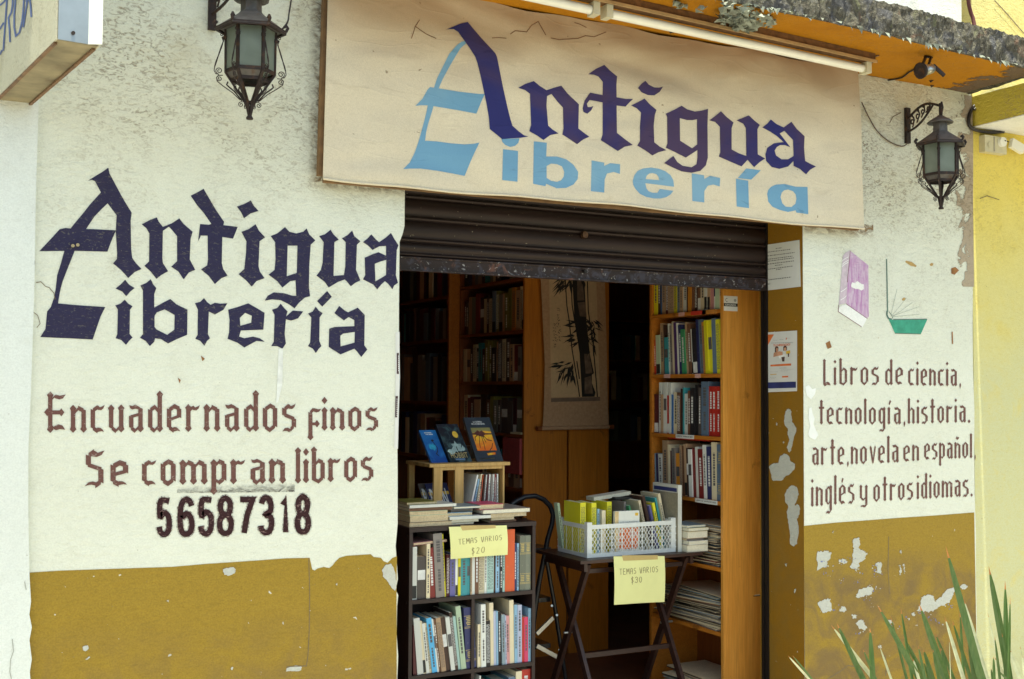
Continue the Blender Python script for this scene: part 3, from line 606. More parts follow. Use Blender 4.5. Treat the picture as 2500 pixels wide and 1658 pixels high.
# ---- painted titles
Z1 = lambda x, y: onY(x / 2.365, 380 + y / 2.365)
T1 = dict(
 A=[([(508,146),(545,122),(590,95),(625,70),(632,103),(690,212),(718,262),(760,330),(754,375),(757,540),(763,590),(785,622),(817,655),(778,672),(740,707),(700,662),(652,622),(674,598),(676,565),(668,440),(673,345),(645,308),(620,275),(583,215),(548,148),(530,140)],[]),
  ([(583,212),(622,275),(585,310),(545,352),(497,424),(505,432),(403,428),(430,392),(470,345),(520,282)],[]), ([(227,552),(290,485),(345,425),(380,418),(410,422),(540,425),(669,432),(640,500),(620,555),(430,550)],[]),
  ([(372,548),(432,548),(395,640),(360,730),(345,790),(335,855),(345,872),(290,884),(315,810),(322,760),(330,690),(352,620)],[]), ([(232,1048),(262,1000),(272,900),(295,872),(320,852),(420,862),(607,875),(580,930),(535,1062),(400,1055)],[])],
 n=[([(818,397),(860,375),(905,357),(915,380),(940,412),(990,392),(1035,363),(1060,395),(1112,440),(1100,480),(1095,600),(1127,660),(1090,675),(1060,715),(1030,670),(988,642),(1022,610),(1022,465),(980,415),(972,412),(940,435),(937,590),(940,620),(970,668),(930,690),(903,712),(870,670),(833,637),(860,612),(862,450),(845,420)],[])],
 t=[([(1100,232),(1140,212),(1175,192),(1200,235),(1250,320),(1293,382),(1290,402),(1372,412),(1345,480),(1283,470),(1280,620),(1288,655),(1313,693),(1275,710),(1240,742),(1205,695),(1160,658),(1195,635),(1200,600),(1198,462),(1160,462),(1143,495),(1155,395),(1205,400),(1220,395),(1175,330),(1140,290)],[])],
 i=[([(1367,295),(1410,280),(1447,259),(1465,290),(1492,320),(1445,335),(1408,362),(1390,325)],[]), ([(1393,440),(1435,425),(1475,397),(1495,435),(1530,472),(1498,495),(1492,640),(1500,670),(1527,708),(1480,725),(1453,757),(1420,720),(1377,685),(1410,655),(1420,560),(1422,495)],[])],
 g=[([(1562,465),(1600,450),(1645,413),(1670,440),(1710,450),(1750,440),(1770,421),(1785,455),(1820,490),(1793,515),(1785,640),(1783,760),(1790,812),(1760,820),(1725,850),(1700,882),(1670,860),(1620,835),(1570,830),(1528,838),(1545,810),(1580,790),(1640,795),(1690,810),(1710,810),(1706,720),(1675,725),(1630,762),(1600,725),(1550,688),(1585,660),(1590,600),(1588,500)],[[(1660,520),(1717,520),(1713,678),(1655,697)]])],
 u=[([(1842,465),(1875,455),(1908,428),(1925,455),(1955,485),(1930,500),(1925,695),(1985,690),(1993,640),(1995,500),(1973,478),(2005,460),(2033,433),(2045,465),(2080,495),(2060,515),(2055,660),(2080,720),(2050,735),(2025,755),(2003,728),(1990,715),(1950,730),(1897,762),(1875,730),(1827,693),(1852,660),(1862,620),(1868,500)],[])],
 a=[([(2095,500),(2120,480),(2143,455),(2170,485),(2188,500),(2225,475),(2257,447),(2275,480),(2300,518),(2290,545),(2285,690),(2297,735),(2275,750),(2265,772),(2240,740),(2222,725),(2200,745),(2177,773),(2155,745),(2095,715),(2108,690),(2105,590),(2150,570),(2185,558),(2228,578),(2228,522),(2190,524),(2150,545),(2125,520)],[[(2163,625),(2195,612),(2230,602),(2228,690),(2167,727)]])])
T2 = dict(
 i=[([(667,768),(695,745),(722,717),(745,745),(777,765),(752,785),(728,812),(705,785)],[]), ([(665,865),(695,855),(720,832),(740,855),(765,870),(750,890),(748,1030),(765,1050),(745,1070),(727,1093),(700,1065),(667,1055),(677,1030),(680,890)],[])],
 b=[([(810,750),(845,735),(870,714),(885,745),(902,765),(890,800),(890,878),(940,850),(983,828),(1020,860),(1082,890),(1080,1035),(1020,1060),(970,1085),(930,1060),(895,1055),(890,1075),(865,1100),(840,1070),(808,1052),(825,1030),(825,780)],[[(892,925),(905,905),(950,888),(1008,920),(1006,1005),(965,1035),(905,1005),(892,990)]])],
 r=[([(1125,852),(1155,845),(1177,823),(1195,845),(1215,862),(1240,850),(1270,855),(1312,853),(1290,890),(1240,918),(1205,900),(1200,1030),(1212,1055),(1195,1070),(1180,1098),(1155,1070),(1127,1058),(1140,1035),(1142,890)],[])],
 e=[([(1317,890),(1370,875),(1433,853),(1480,880),(1527,908),(1520,1005),(1390,1010),(1380,1045),(1410,1055),(1460,1045),(1500,1055),(1528,1075),(1480,1070),(1410,1108),(1370,1080),(1313,1058),(1322,1020),(1325,950)],[[(1384,937),(1415,908),(1453,925),(1450,965),(1387,983)]])],
 r2=[([(1570,890),(1600,880),(1620,855),(1640,880),(1660,900),(1650,930),(1690,895),(1750,900),(1720,940),(1680,953),(1650,945),(1643,1030),(1650,1085),(1630,1115),(1600,1100),(1565,1100),(1580,1075),(1585,920)],[])],
 i2=[([(1778,912),(1805,900),(1822,872),(1840,895),(1862,910),(1845,935),(1843,1070),(1855,1100),(1840,1115),(1823,1140),(1805,1115),(1777,1100),(1790,1080),(1797,935)],[]), ([(1830,840),(1888,782),(1915,815),(1860,872)],[])],
 a=[([(1930,910),(1958,868),(1990,895),(2010,905),(2065,878),(2105,920),(2103,1095),(2120,1120),(2085,1163),(2060,1130),(2045,1115),(1965,1148),(1897,1105),(1900,1000),(1930,990),(2045,985),(2045,950),(2012,932),(1985,952)],[[(1964,1040),(1980,1028),(2048,1018),(2046,1080),(1966,1102)]])])
def title(par, D, f, out, mat, names, base=.0015, what='painted_letter'):
    for k, c in names:
        pr = Print(f, out, base)
        for o, hs in D[k]: pr.poly(o, hs)
        part(par, what, pr.mb, mat, label=c)
title(wallL, T1, Z1, (0,-1,0), M_navy, [(k, 'navy blackletter %s of the upper word Antigua' % k) for k in 'Antigua'])
title(wallL, T2, Z1, (0,-1,0), M_navy, [(k, 'navy blackletter %s of the lower word Libreria' % k[0]) for k in ('i','b','r','e','r2','i2','a')])
Zw = lambda x, y: onY(x, y)
def words(par, lines, mat, kw):
    for s, x0, x1, y0, y1, xh, hw in lines:
        pr = Print(Zw, (0,-1,0)); blackletter(pr, s, x0, x1, y0, y1, xh, hw, **kw); part(par, 'painted_word', pr.mb, mat, label='hand painted blackletter word %s' % s.strip(',. '))
words(wallL, [('Encuadernados',114,722,1056,1052,66,5.4),('finos',750,922,1051,1050,56,5.0),('Se',208,314,1186,1184,58,6.4),('compran',346,696,1184,1180,60,5.8),('libros',722,910,1180,1172,58,5.2)], M_brown, dict(gap=.17))
words(wallR, [('Libros',2009,2145,941,939,44,2.7),('de',2160,2204,941,938,42,2.7),('ciencia,',2217,2346,941,943,42,2.6),('tecnología,',1998,2210,1036,1036,42,2.7),('historia.',2216,2368,1035,1031,42,2.6),
 ('arte,',1982,2072,1136,1134,44,2.7),('novela',2077,2193,1134,1129,44,2.6),('en',2205,2243,1127,1125,40,2.5),('español,',2256,2382,1122,1118,40,2.4),('inglés',1980,2085,1237,1228,48,2.7),('y',2098,2118,1222,1222,38,2.6),('otros',2132,2228,1225,1219,42,2.6),('idiomas.',2238,2374,1219,1211,42,2.5)], M_brown, dict(gap=.22, dk=1.35))
t = NT('spray_halo_paint', .9); p = t.pos(); t.color((.12, .06, .06)); t.link(t.ramp(t.noise(p, 130, 4, .5), [(.44, 0.), (.62, .6)]), t.b.inputs['Alpha']); M_halo = t.m
for i, (c, a) in enumerate(zip('56587318', (383,433,484,530,580,631,682,720))):
    pr = Print(Zw, (0,-1,0), .002); ww = (38,44,40,42,44,40,28,40)[i]; yb = 1309 - i * .9
    pen(pr, c, a + 3, a + ww - 5, yb - 4, yb - 4, 86, 13.5); part(wallL, 'painted_numeral', pr.mb, M_sten, label='sprayed stencil numeral %s' % c)
    hp = Print(Zw, (0,-1,0), .0012); pen(hp, c, a + 3, a + ww - 5, yb - 4, yb - 4, 86, 19); part(wallL, 'spray_halo', hp.mb, M_halo, kind='stuff')
# grey overspray strip above the number
t = NT('grey_overspray', .9); p = t.pos((1,1,1.9)); z = t.sep(p, 2)
al = t.math('MULTIPLY', t.ramp(t.noise(p, 38, 4, 1.6, .6), [(.35, .95), (.62, .15)]), t.mr(t.sep(t.pos(), 2), 1.265, 1.235, 0, 1)); t.color((.10, .09, .08)); t.link(al, t.b.inputs['Alpha'])
ov = MB(); ov.poly([onY(x, y, -.0011) for x, y in ((436,1175),(720,1166),(720,1201),(432,1204))]); part(wallL, 'overspray_strip', ov, t.m)
# worn drawings of two books on the right wall
t = NT('faded_purple_chalk', .9); p = t.pos(); c = t.mix(t.mr(t.noise(t.pos((3,1,.5)), 30, 5, .7), .35, .65), (.45, .22, .45), (.62, .50, .62)); t.color(c); t.bump(t.noise(t.pos((1,1,1.9)), 26, 6, 1.1), .6, .01); M_purp = t.m
M_pch = simple('pale_purple_chalk', (.62, .52, .60), .9, 0, .2, 50); M_grn = simple('green_wall_paint', (.05, .36, .24), .8, 0, .3, 30, .3); M_gline = simple('dark_green_line', (.10, .18, .15), .8)
Z4 = lambda x, y: onY(2030 + x / 6.03, 590 + y / 6.03)
pr = Print(Z4, (0,-1,0)); pr.poly([(272,135),(540,350),(545,1100),(525,1135),(210,915),(230,600)]); pr.mb.cur = 1; pr.poly([(165,210),(200,165),(262,130),(270,140),(228,600),(208,910),(105,930),(130,650)])
pr.mb.cur = 2; pr.poly([(285,640),(300,600),(345,610),(375,580),(440,625),(472,630),(470,700),(440,720),(400,700),(345,695),(290,670)]); pr.poly([(110,970),(150,935),(215,925),(520,1135),(450,1265),(95,1025)])
for l in ([(105,930),(95,1030),(440,1255)], [(210,915),(525,1135)], [(228,600),(272,135)]): pr.mb.cur = 3; pr.stroke(l, 8)
for yy in (250, 300, 330, 700, 820, 850): pr.mb.cur = 2; pr.stroke([(155 - yy * .03, yy + 40), (190, yy + 5), (258 - yy * .05, yy - 25)], 9)
part(wallR, 'painted_purple_book', pr.mb, [M_purp, M_pch, M_upper, simple('maroon_line', (.2, .08, .1), .8)], label='faded purple closed book painted on the wall')
pr = Print(Z4, (0,-1,0)); pr.poly([(905,1150),(1408,1145),(1312,1362),(940,1352)]); pr.poly([(840,1145),(905,1150),(945,1352),(925,1340)]); pr.mb.cur = 1
pr.stroke([(808,258),(815,600),(822,1030)], 16); pr.stroke([(815,1020),(812,1080),(835,1130),(885,1145)], 22); pr.stroke([(840,1030),(880,1080),(900,1130)], 8); pr.stroke([(905,1148),(1405,1143)], 14); pr.stroke([(930,1350),(1312,1360)], 10)
for a, b in (((900,1105),(1290,1072)), ((905,1100),(1180,900)), ((895,1095),(1280,960)), ((885,1090),(1100,830)), ((870,1080),(960,700))): pr.stroke([a, b], 3)
part(wallR, 'painted_green_book', pr.mb, [M_grn, M_gline], label='open green book painted on the wall')
pr = Print(Z4, (0,-1,0)); pr.poly([(1080,300),(1095,280),(1180,300),(1250,355),(1240,375),(1160,355)]); pr.poly([(2170-1500+20,1400),(690,1420),(680,1430)]); 
for x, y, a in ((2250,0,0),): pass
for x, y in ((1470,335),(1060,845)): pr.poly([(x-30,y),(x,y-22),(x+30,y-10),(x+15,y+20),(x-15,y+25)])
part(wallR, 'ochre_scuff', pr.mb, simple('ochre_scuff_paint', (.50, .33, .12), .8), kind='stuff')
pr = Print(Zw, (0,-1,0)); pr.poly([(2322,655),(2332,652),(2341,660),(2330,671),(2322,668)]); pr.poly([(2015,838),(2025,832),(2030,848),(2020,852)]); pr.poly([(434,922),(441,928),(438,936)]); pr.poly([(490,868),(500,876),(494,882)]); pr.stroke([(2324,810),(2325,840)], 3)
part(wallR, 'rust_mark', pr.mb, simple('rust_mark_paint', (.30, .13, .04), .8), kind='stuff')
pr = Print(Zw, (0,-1,0)); pr.poly([(680,852),(691,850),(689,940),(679,980),(674,985)]); part(wallL, 'white_drip', pr.mb, simple('clean_white_paint', (.80, .82, .78), .7))
# strip of security stickers on the doorway's left corner
pr = Print(Zw, (0,-1,0), .002); pr.poly([(965,812),(975,810),(975,870),(976,920),(973,1012),(971,1096),(962,1096),(965,940)]); st = part(wallL, 'sticker_strip', pr.mb, M_paper, label='white paper sticker strip on the doorway corner')
pr = Print(Zw, (0,-1,0), .0028); pr.poly([(968,862),(973,862),(973,913),(968,913)]); pr.poly([(965,967),(971,967),(969,1019),(964,1019)]); part(wallL, 'black_sticker_print', pr.mb, simple('maroon_black_print', (.05, .015, .02), .6))
pr = Print(Zw, (0,-1,0), .0034)
for y in range(868, 908, 5): pr.poly([(971.3,y),(972.6,y),(972.6,y+3.4),(971.3,y+3.4)])
for y in range(973, 1014, 5): pr.poly([(967.6,y),(969.,y),(969.,y+3.4),(967.6,y+3.4)])
part(wallL, 'sticker_lettering', pr.mb, M_wprint)
# ------------------------------------------------------------------ neighbours
nb = thing('neighbour_white_building', 'plain white rendered wall along the left edge of the picture', 'building', (-3, -.02, 0))
w = MB(); xe = lambda z: .392 + .0
pts = [(-6, -.02, 0), (-6, -.02, 4.6), (.385, -.02, 4.6), (.386, -.02, 3.2), (.388, -.02, 2.6), (.385, -.02, 2.2), (.387, -.02, 1.9), (.384, -.02, 1.6), (.380, -.02, 1.4), (.384, -.02, 1.2), (.392, -.02, 1.0), (.398, -.02, .92), (.394, -.02, .88), (.402, -.02, .84), (.396, -.02, .80), (.404, -.02, .74), (.399, -.02, .70), (.408, -.02, .62), (.402, -.02, .55), (.41, -.02, .45), (.40, -.02, 0)]
w.prism(pts, (0, 1, 0)); part(nb, 'wall', w, M_nwall)
ck = MB(); crack([(30,1560),(33,1590),(26,1610),(24,1640),(28,1658)], 1.8, -.0225); crack([(60,1420),(64,1440)], 2, -.0225); part(nb, 'crack', ck, simple('pale_crack', (.38, .38, .34), .9), kind='stuff')
yb = thing('neighbour_yellow_building', 'yellow rendered building with a projecting ledge at the right edge of the picture', 'building', (4.7, 0, 0))
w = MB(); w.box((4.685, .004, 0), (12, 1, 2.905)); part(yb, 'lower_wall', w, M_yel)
w = MB(); w.box((4.70, .006, 2.9), (12, 1, 6.2)); part(yb, 'upper_wall', w, stucco('pale_yellow_render', (.80, .72, .34), pits=.2, coarse=.3))
w = MB(); w.box((4.69, -.75, 2.908), (12, .006, 3.056)); part(yb, 'ledge', w, M_olive)
w = MB(); w.box((4.692, -.748, 2.903), (12, .002, 2.9075)); part(yb, 'ledge_underside', w, M_upper)
ck = MB(); crack([(2392,485),(2410,478),(2440,488)], 1.6, .0); crack([(2428,1),(2455,30),(2500,82)], 2.6, .0); part(yb, 'crack', ck, simple('dark_crack', (.20, .15, .09), .9), kind='stuff')
# ------------------------------------------------------------------ canopy slab
cn = thing('concrete_canopy', 'thin concrete canopy with orange underside and crumbling mossy grey edge over the doorway', 'canopy', (2.7, -.25, 3.07))
YF = lambda x: -.537 + max(0, x - 3.28) * .066
XE = 4.664
def cedge(z, dy=0, n=0): return [(1.28, YF(0) + dy, z), (3.28, YF(3.28) + dy, z), (XE, YF(XE) + dy, z)]
w = MB(); w.prism([(1.29, 0, 3.072), (1.29, YF(0) + .012, 3.072), (3.28, YF(3.28) + .012, 3.072), (XE - .03, YF(XE) + .012, 3.072), (XE - .03, 0, 3.072)], (0, 0, .02)); part(cn, 'soffit', w, M_soff)
gp = MB(); gp.add([(4.0, -.001, 3.0708), (4.0, YF(4.0) + .03, 3.0708), (XE - .028, YF(XE) + .014, 3.0708), (XE - .028, -.001, 3.0708)], [(0, 1, 2, 3)])
M_gr2 = stucco('brown_damp_patch', (.16, .11, .08), pits=.6, coarse=1.); ragged(M_gr2, 4.25, 4.62); part(cn, 'damp_patch', gp, M_gr2)
# crumbling front edge: a grid of displaced points on the fascia and round the end
r = random.Random(11); nx = 420; nz = 9; rows = []
P2 = []
for i in range(nx + 1):
    u = i / nx; L = XE - 1.28
    x = 1.28 + L * u; P2.append((x, YF(x), Vector((.04, -1, 0)).normalized()))
P2 = [(1.28, -.537 * i / 59, Vector((-1, 0, 0))) for i in range(59)] + P2
for i in range(1, 60): P2.append((XE, YF(XE) + (.537) * i / 60, Vector((1, 0, 0))))
from mathutils import noise as mn
vs = []
for (x, y, nrm) in P2:
    lip = .006 * mn.noise(Vector((x * 30, y * 30, 3))) + .008 * mn.noise(Vector((x * 9, y * 9, 8)))
    for k in range(nz + 1):
        z = 3.066 + lip + (.137 - lip) * k / nz
        if k == nz: z += .006 * mn.noise(Vector((x * 42, y * 42, 31))) + .005 * mn.noise(Vector((x * 110, y * 90, 1)))
        d = .012 * mn.fractal(Vector((x * 16, y * 16, z * 11)), .7, 2, 5) 
        vs.append(Vector((x, y, z)) + nrm * d)
N = len(P2); fs = [(i*(nz+1)+k, (i+1)*(nz+1)+k, (i+1)*(nz+1)+k+1, i*(nz+1)+k+1) for i in range(N-1) for k in range(nz)]
w = MB(); w.add(vs, fs, False)
# underside return and top
w.add([vs[i*(nz+1)] for i in range(N)] + [Vector((max(1.31, min(P2[i][0], XE - .03)), min(0, P2[i][1] + .03), 3.0725)) for i in range(N)], [(i, i+N, i+1+N, i+1) for i in range(N-1)])
w.add([vs[i*(nz+1)+nz] for i in range(N)] + [Vector((P2[i][0], .0, 3.20)) for i in range(N)], [(i, i+1, i+1+N, i+N) for i in range(N-1)])
part(cn, 'crumbling_edge', w, M_moss)
# hanging flakes along the lower edge
w = MB()
for i in range(95):
    x = r.uniform(1.6, XE - .02); y = YF(x) - .004 + r.uniform(-.004, .01); h = r.uniform(.006, .030); a = r.uniform(.004, .016); z = 3.072
    w.add([(x - a, y, z), (x + a, y + r.uniform(-.008, .008), z), (x + r.uniform(-a, a), y + r.uniform(-.012, .006), z - h), (x, y + .004, z)], [(0, 1, 2), (0, 2, 3), (1, 3, 2)])
part(cn, 'hanging_flake', w, M_flake, kind='stuff')
w = MB()
for (px, py, n, sp) in ((1790, 46, 60, 30), (1820, 66, 46, 26), (1850, 40, 30, 30), (1800, 20, 30, 30), (1663, 14, 6, 9), (1880, 58, 8, 16), (1720, 20, 5, 10)):
    for _ in range(n):
        c = onZ(px + r.uniform(-sp, sp) * 1.1, py + r.uniform(-sp, sp) * .45, r.uniform(3.025, 3.068)); s = r.uniform(.008, .026)
        v = [c + Vector((r.uniform(-s, s) * 1.3, r.uniform(-s, s), r.uniform(-s, s) * .7)) for _ in range(5)]
        w.add(v, [(0, 1, 2), (0, 2, 3), (0, 3, 4), (1, 2, 3), (1, 4, 3), (0, 1, 4)])
part(cn, 'peeling_render_lump', w, M_flake, kind='stuff')
w = MB()
for (px, py, l, a) in ((1637,75,16,-.2),(1676,66,7,0),(1722,82,8,.6),(1742,92,9,.3),(2272,196,9,.1),(2274,208,8,0)):
    c = onZ(px, py, 3.069); e = onZ(px + l, py - a * l, 3.069); d = (e - c) * .5; q = d.cross(Vector((0,0,1))) * .4
    w.add([c - d, c + q, e, c - q, c + Vector((0, 0, -.012))], [(0, 1, 4), (1, 2, 4), (2, 3, 4), (3, 0, 4)])
part(cn, 'paint_blister', w, M_iron, kind='stuff')

# ------------------------------------------------------------------ fluorescent batten
fx = thing('fluorescent_light', 'long fluorescent tube light in a dirty brown fitting under the canopy', 'strip light', (2.7, -.3, 3.03))
def fp(x): return -.335 + (x - 2.89) * .07
def frow(x, dy, z): return Vector((x, fp(x) + dy, z))
w = MB()
for (a, b) in (((-.006, 3.071), (-.006, 3.030)), ((-.004, 3.034), (.030, 3.030)), ((.026, 3.030), (.026, 3.071))):
    w.add([frow(1.34, a[0], a[1]), frow(3.76, a[0], a[1]), frow(3.76, b[0], b[1]), frow(1.34, b[0], b[1]), frow(1.34, a[0] + .004, a[1] + .001), frow(3.76, a[0] + .004, a[1] + .001), frow(3.76, b[0] + .004, b[1] + .003), frow(1.34, b[0] + .004, b[1] + .003)], [(0,1,2,3), (7,6,5,4), (0,4,5,1), (3,2,6,7), (0,3,7,4), (1,5,6,2)])
part(fx, 'housing', w, M_hous)
w = MB(); w.bar(frow(1.34, -.014, 3.034), frow(3.76, -.014, 3.034), .006, .012); part(fx, 'reflector_rim', w, simple('tan_enamel', (.50, .33, .16), .5, .1, .3, 20))
for xa, xb in ((1.38, 2.245), (2.34, 3.70)):
    w = MB(); w.tube([frow(xa, .020, 3.003), frow(xb, .020, 3.003)], .0175, 12); tb = part(fx, 'tube', w, M_emit)
    for xx, s in ((xa, -1), (xb, 1)):
        w = MB(); w.tube([frow(xx, .020, 3.003), frow(xx + .018 * s, .020, 3.003)], .0182, 12); part(tb, 'end_cap', w, M_alu if xx < 3 else M_plastic)
for xx in (2.262, 2.322, 3.722):
    w = MB(); w.box((xx - .014, fp(xx) - .004, 2.982), (xx + .014, fp(xx) + .043, 3.030)); part(fx, 'tube_holder', w, M_plastic)
w = MB(); w.bar(frow(3.785, .0, 3.07), frow(3.785, .075, 3.07), .012, .006); part(fx, 'end_bracket', w, M_hous)

# ------------------------------------------------------------------ banner
YB = -.075
bn = thing('shop_banner', 'beige canvas banner over the doorway reading Antigua Libreria in navy and light blue', 'banner', (2.65, YB, 2.35))
B = lambda x, y: onY(x, y, YB)
out = [(789,434)] + [(789 + (2110-789) * t, 434 + (556-434) * t + 3.0 * math.sin(t * 9) + 1.6 * math.sin(t * 31)) for t in [i / 30 for i in range(1, 30)]] + [(2110,556),(2108,500),(2106,440),(2104,360),(2103,300),(2099,240),(2095,176)]
topb = [(2095 - (2095 - 803) * t, 172 - (172 + 66) * t + 2.5 * math.sin(t * 23) + 2 * math.sin(t * 51 + 1)) for t in [i / 40 for i in range(41)]]
loop = [B(x, y) for x, y in out + topb]
w = MB(); w.prism(loop, (0, .005, 0)); cv = part(bn, 'canvas', w, M_canvas)
w = MB(); p = [B(*q) for q in ((789,434),(2110,556),(2096,176),(803,-66))]; D = Vector((0, .032, 0))
ins = [Vector((p[0].x + .012, p[0].y, p[0].z + .012)), Vector((p[1].x - .012, p[1].y, p[1].z + .012)), Vector((p[2].x - .012, p[2].y, p[2].z - .02)), Vector((p[3].x + .012, p[3].y, p[3].z - .02))]
for i in range(4): w.bar(ins[i] + D, ins[(i+1) % 4] + D, .045, .025, up=(0, 1, 0)) 
part(bn, 'wooden_frame', w, simple('grimy_brown_batten', (.22, .12, .05), .8, 0, .4, 20))
hem = MB(); hem.tube([B(x, y + 2) + Vector((0, -.001, 0)) for x, y in out[0:31]], .005, 6); part(bn, 'bottom_hem', hem, M_canvas)
Bz1 = lambda x, y: B(960 + x / 3.7327, 30 + y / 3.7327); Bz2 = lambda x, y: B(1420 + x / 3.7333, 120 + y / 3.7333); Bz3 = lambda x, y: B(780 + x / 1.7263, y / 1.7263)
def lets(f, items, mat, base=.0008):
    for name, polys in items:
        pr = Print(f, (0,-1,0), base)
        for o, h in polys: pr.poly(o, h)
        part(cv, 'printed_letter', pr.mb, mat, label=name)
lets(Bz1, [('light blue part of the big initials A and L', [([(654,262),(662,285),(612,330),(562,410),(510,500),(450,610),(412,697),(370,692),(400,600),(450,500),(510,380),(580,300),(620,270)],[]),
  ([(200,855),(265,790),(310,710),(335,682),(420,695),(600,725),(780,745),(834,745),(800,820),(757,925),(600,895),(450,870),(330,850),(250,848)],[]), ([(315,846),(368,852),(345,930),(320,1010),(300,1090),(288,1180),(226,1194),(250,1110),(280,1000),(300,920)],[]),
  ([(90,1430),(150,1370),(195,1280),(228,1185),(300,1172),(400,1178),(520,1195),(650,1205),(730,1200),(785,1188),(740,1280),(700,1370),(650,1492),(540,1470),(400,1445),(250,1425),(150,1425)],[])])], M_cblue)
lets(Bz1, [('light blue i', [([(1000,1248),(1137,1265),(1132,1545),(993,1530)],[]), ([(985,1155),(1150,1150),(1140,1190),(1110,1218),(1065,1228),(1020,1210),(995,1185)],[])])], M_cblue)
lets(Bz3, [('light blue b', [([(903,596),(958,602),(955,660),(1000,660),(1040,672),(1070,695),(1090,725),(1088,755),(1070,778),(1040,792),(1000,794),(955,775),(952,785),(900,775)], [[(957,700),(975,690),(1000,692),(1022,702),(1031,725),(1029,745),(1018,760),(1000,767),(975,762),(957,750)]])])], M_cblue)
def circ(cx, cy, rx, ry, a0=0, a1=360, n=20, tilt=0): return [(cx + rx * math.cos(math.radians(a0 + (a1 - a0) * i / n)), cy + ry * math.sin(math.radians(a0 + (a1 - a0) * i / n)) + tilt * rx * math.cos(math.radians(a0 + (a1 - a0) * i / n))) for i in range(n + (1 if abs(a1 - a0) < 360 else 0))]
lets(Bz2, [('light blue r after b', [([(90,1015),(205,1035),(205,1065),(260,1040),(350,1050),(348,1138),(290,1120),(230,1135),(209,1190),(205,1308),(83,1295)],[])]),
 ('light blue e', [([(465,1200),(480,1150),(510,1110),(560,1088),(630,1080),(700,1090),(760,1112),(810,1150),(835,1195),(842,1255),(580,1222),(590,1270),(610,1296),(645,1310),(690,1310),(712,1275),(835,1292),(810,1325),(770,1350),(720,1362),(660,1362),(590,1348),(530,1320),(490,1275),(470,1240)], [[(582,1185),(592,1155),(615,1135),(645,1130),(680,1140),(700,1165),(706,1195)]])]),
 ('light blue r before the accented i', [([(1003,1133),(1115,1150),(1118,1185),(1170,1155),(1262,1175),(1258,1252),(1200,1235),(1150,1245),(1117,1295),(1117,1398),(1008,1385)],[])]),
 ('light blue accented i', [([(1405,1180),(1517,1200),(1525,1450),(1412,1435)],[]), ([(1500,1088),(1632,1105),(1545,1190),(1422,1176)],[])]),
 ('light blue a', [([(1690,1320),(1700,1285),(1725,1255),(1770,1235),(1850,1230),(1950,1255),(2058,1257),(2065,1505),(1955,1490),(1950,1470),(1880,1485),(1800,1465),(1735,1435),(1700,1390)], [[(1812,1350),(1822,1310),(1845,1287),(1880,1280),(1925,1295),(1950,1325),(1957,1365),(1948,1410),(1910,1440),(1860,1437),(1828,1405)]])])], M_cblue)
lets(Bz1, [('big navy A', [([(478,160),(540,135),(610,105),(678,90),(740,165),(800,235),(870,310),(930,375),(945,410),(1000,690),(1040,870),(1065,970),(1085,1035),(1140,1085),(1190,1122),(1230,1133),(1160,1145),(1070,1150),(990,1157),(940,1115),(878,1065),(870,960),(850,840),(820,700),(790,560),(765,460),(745,405),(690,320),(640,250),(590,180),(550,155),(510,155)],[])]),
 ('navy n', [([(1137,690),(1200,655),(1280,628),(1330,670),(1395,712),(1460,690),(1530,670),(1590,745),(1690,840),(1685,1060),(1730,1095),(1785,1135),(1730,1160),(1673,1203),(1610,1160),(1540,1115),(1550,1060),(1545,870),(1490,810),(1440,745),(1400,765),(1395,850),(1410,1035),(1450,1070),(1505,1105),(1430,1120),(1367,1165),(1310,1125),(1238,1085),(1255,1030),(1245,745),(1200,710)],[])])], M_cnavy, .0018)
lets(Bz2, [('navy t', [([(58,230),(130,180),(205,145),(255,195),(322,250),(315,330),(317,440),(400,455),(467,455),(430,490),(398,525),(317,515),(320,765),(390,820),(465,875),(390,890),(328,930),(250,880),(172,830),(190,780),(190,487),(130,475),(70,465),(45,500),(55,530),(80,530),(105,520),(85,560),(50,590),(15,575),(8,540),(25,470),(75,398),(190,420),(192,300),(150,250),(110,235)],[])]),
 ('navy i', [([(512,355),(545,315),(580,290),(610,325),(660,350),(705,352),(740,343),(710,390),(660,423),(600,420),(545,395)],[]), ([(450,515),(510,485),(572,452),(620,505),(680,555),(665,600),(655,700),(660,850),(710,890),(770,922),(700,940),(642,970),(580,925),(505,880),(530,840),(530,700),(540,580),(500,540)],[])]),
 ('navy g', [([(765,590),(840,555),(910,517),(960,550),(1030,570),(1100,560),(1150,545),(1145,700),(1148,990),(1130,1060),(1080,1110),(1000,1128),(910,1115),(830,1080),(750,1040),(800,1000),(835,975),(870,1030),(920,1065),(1000,1078),(1045,1050),(1053,990),(1053,920),(1000,955),(947,990),(860,945),(765,900),(780,860),(778,620)], [[(893,630),(960,648),(1010,648),(1050,640),(1052,870),(1005,905),(950,870),(895,835)]])]),
 ('navy u', [([(1162,650),(1210,615),(1268,567),(1320,620),(1382,670),(1365,720),(1365,915),(1430,950),(1500,975),(1495,720),(1470,680),(1410,650),(1460,630),(1522,605),(1570,650),(1622,692),(1600,730),(1603,960),(1670,998),(1620,1030),(1570,1077),(1510,1010),(1455,1070),(1350,1025),(1248,980),(1262,940),(1258,710),(1215,665)],[])]),
 ('navy a', [([(1645,715),(1690,680),(1722,642),(1775,685),(1840,715),(1910,663),(1960,730),(2030,795),(2025,900),(2035,1020),(2080,1045),(2133,1070),(2080,1100),(2043,1142),(1990,1095),(1930,1065),(1928,1020),(1880,1070),(1800,1092),(1730,1075),(1680,1020),(1673,960),(1690,900),(1750,860),(1820,850),(1840,850),(1780,795),(1720,755)], [[(1757,925),(1775,895),(1805,876),(1850,876),(1900,895),(1850,830),(1803,770),(1845,745),(1925,830),(1930,975),(1880,1005),(1820,1005),(1770,970)]])])], M_cnavy, .0018)
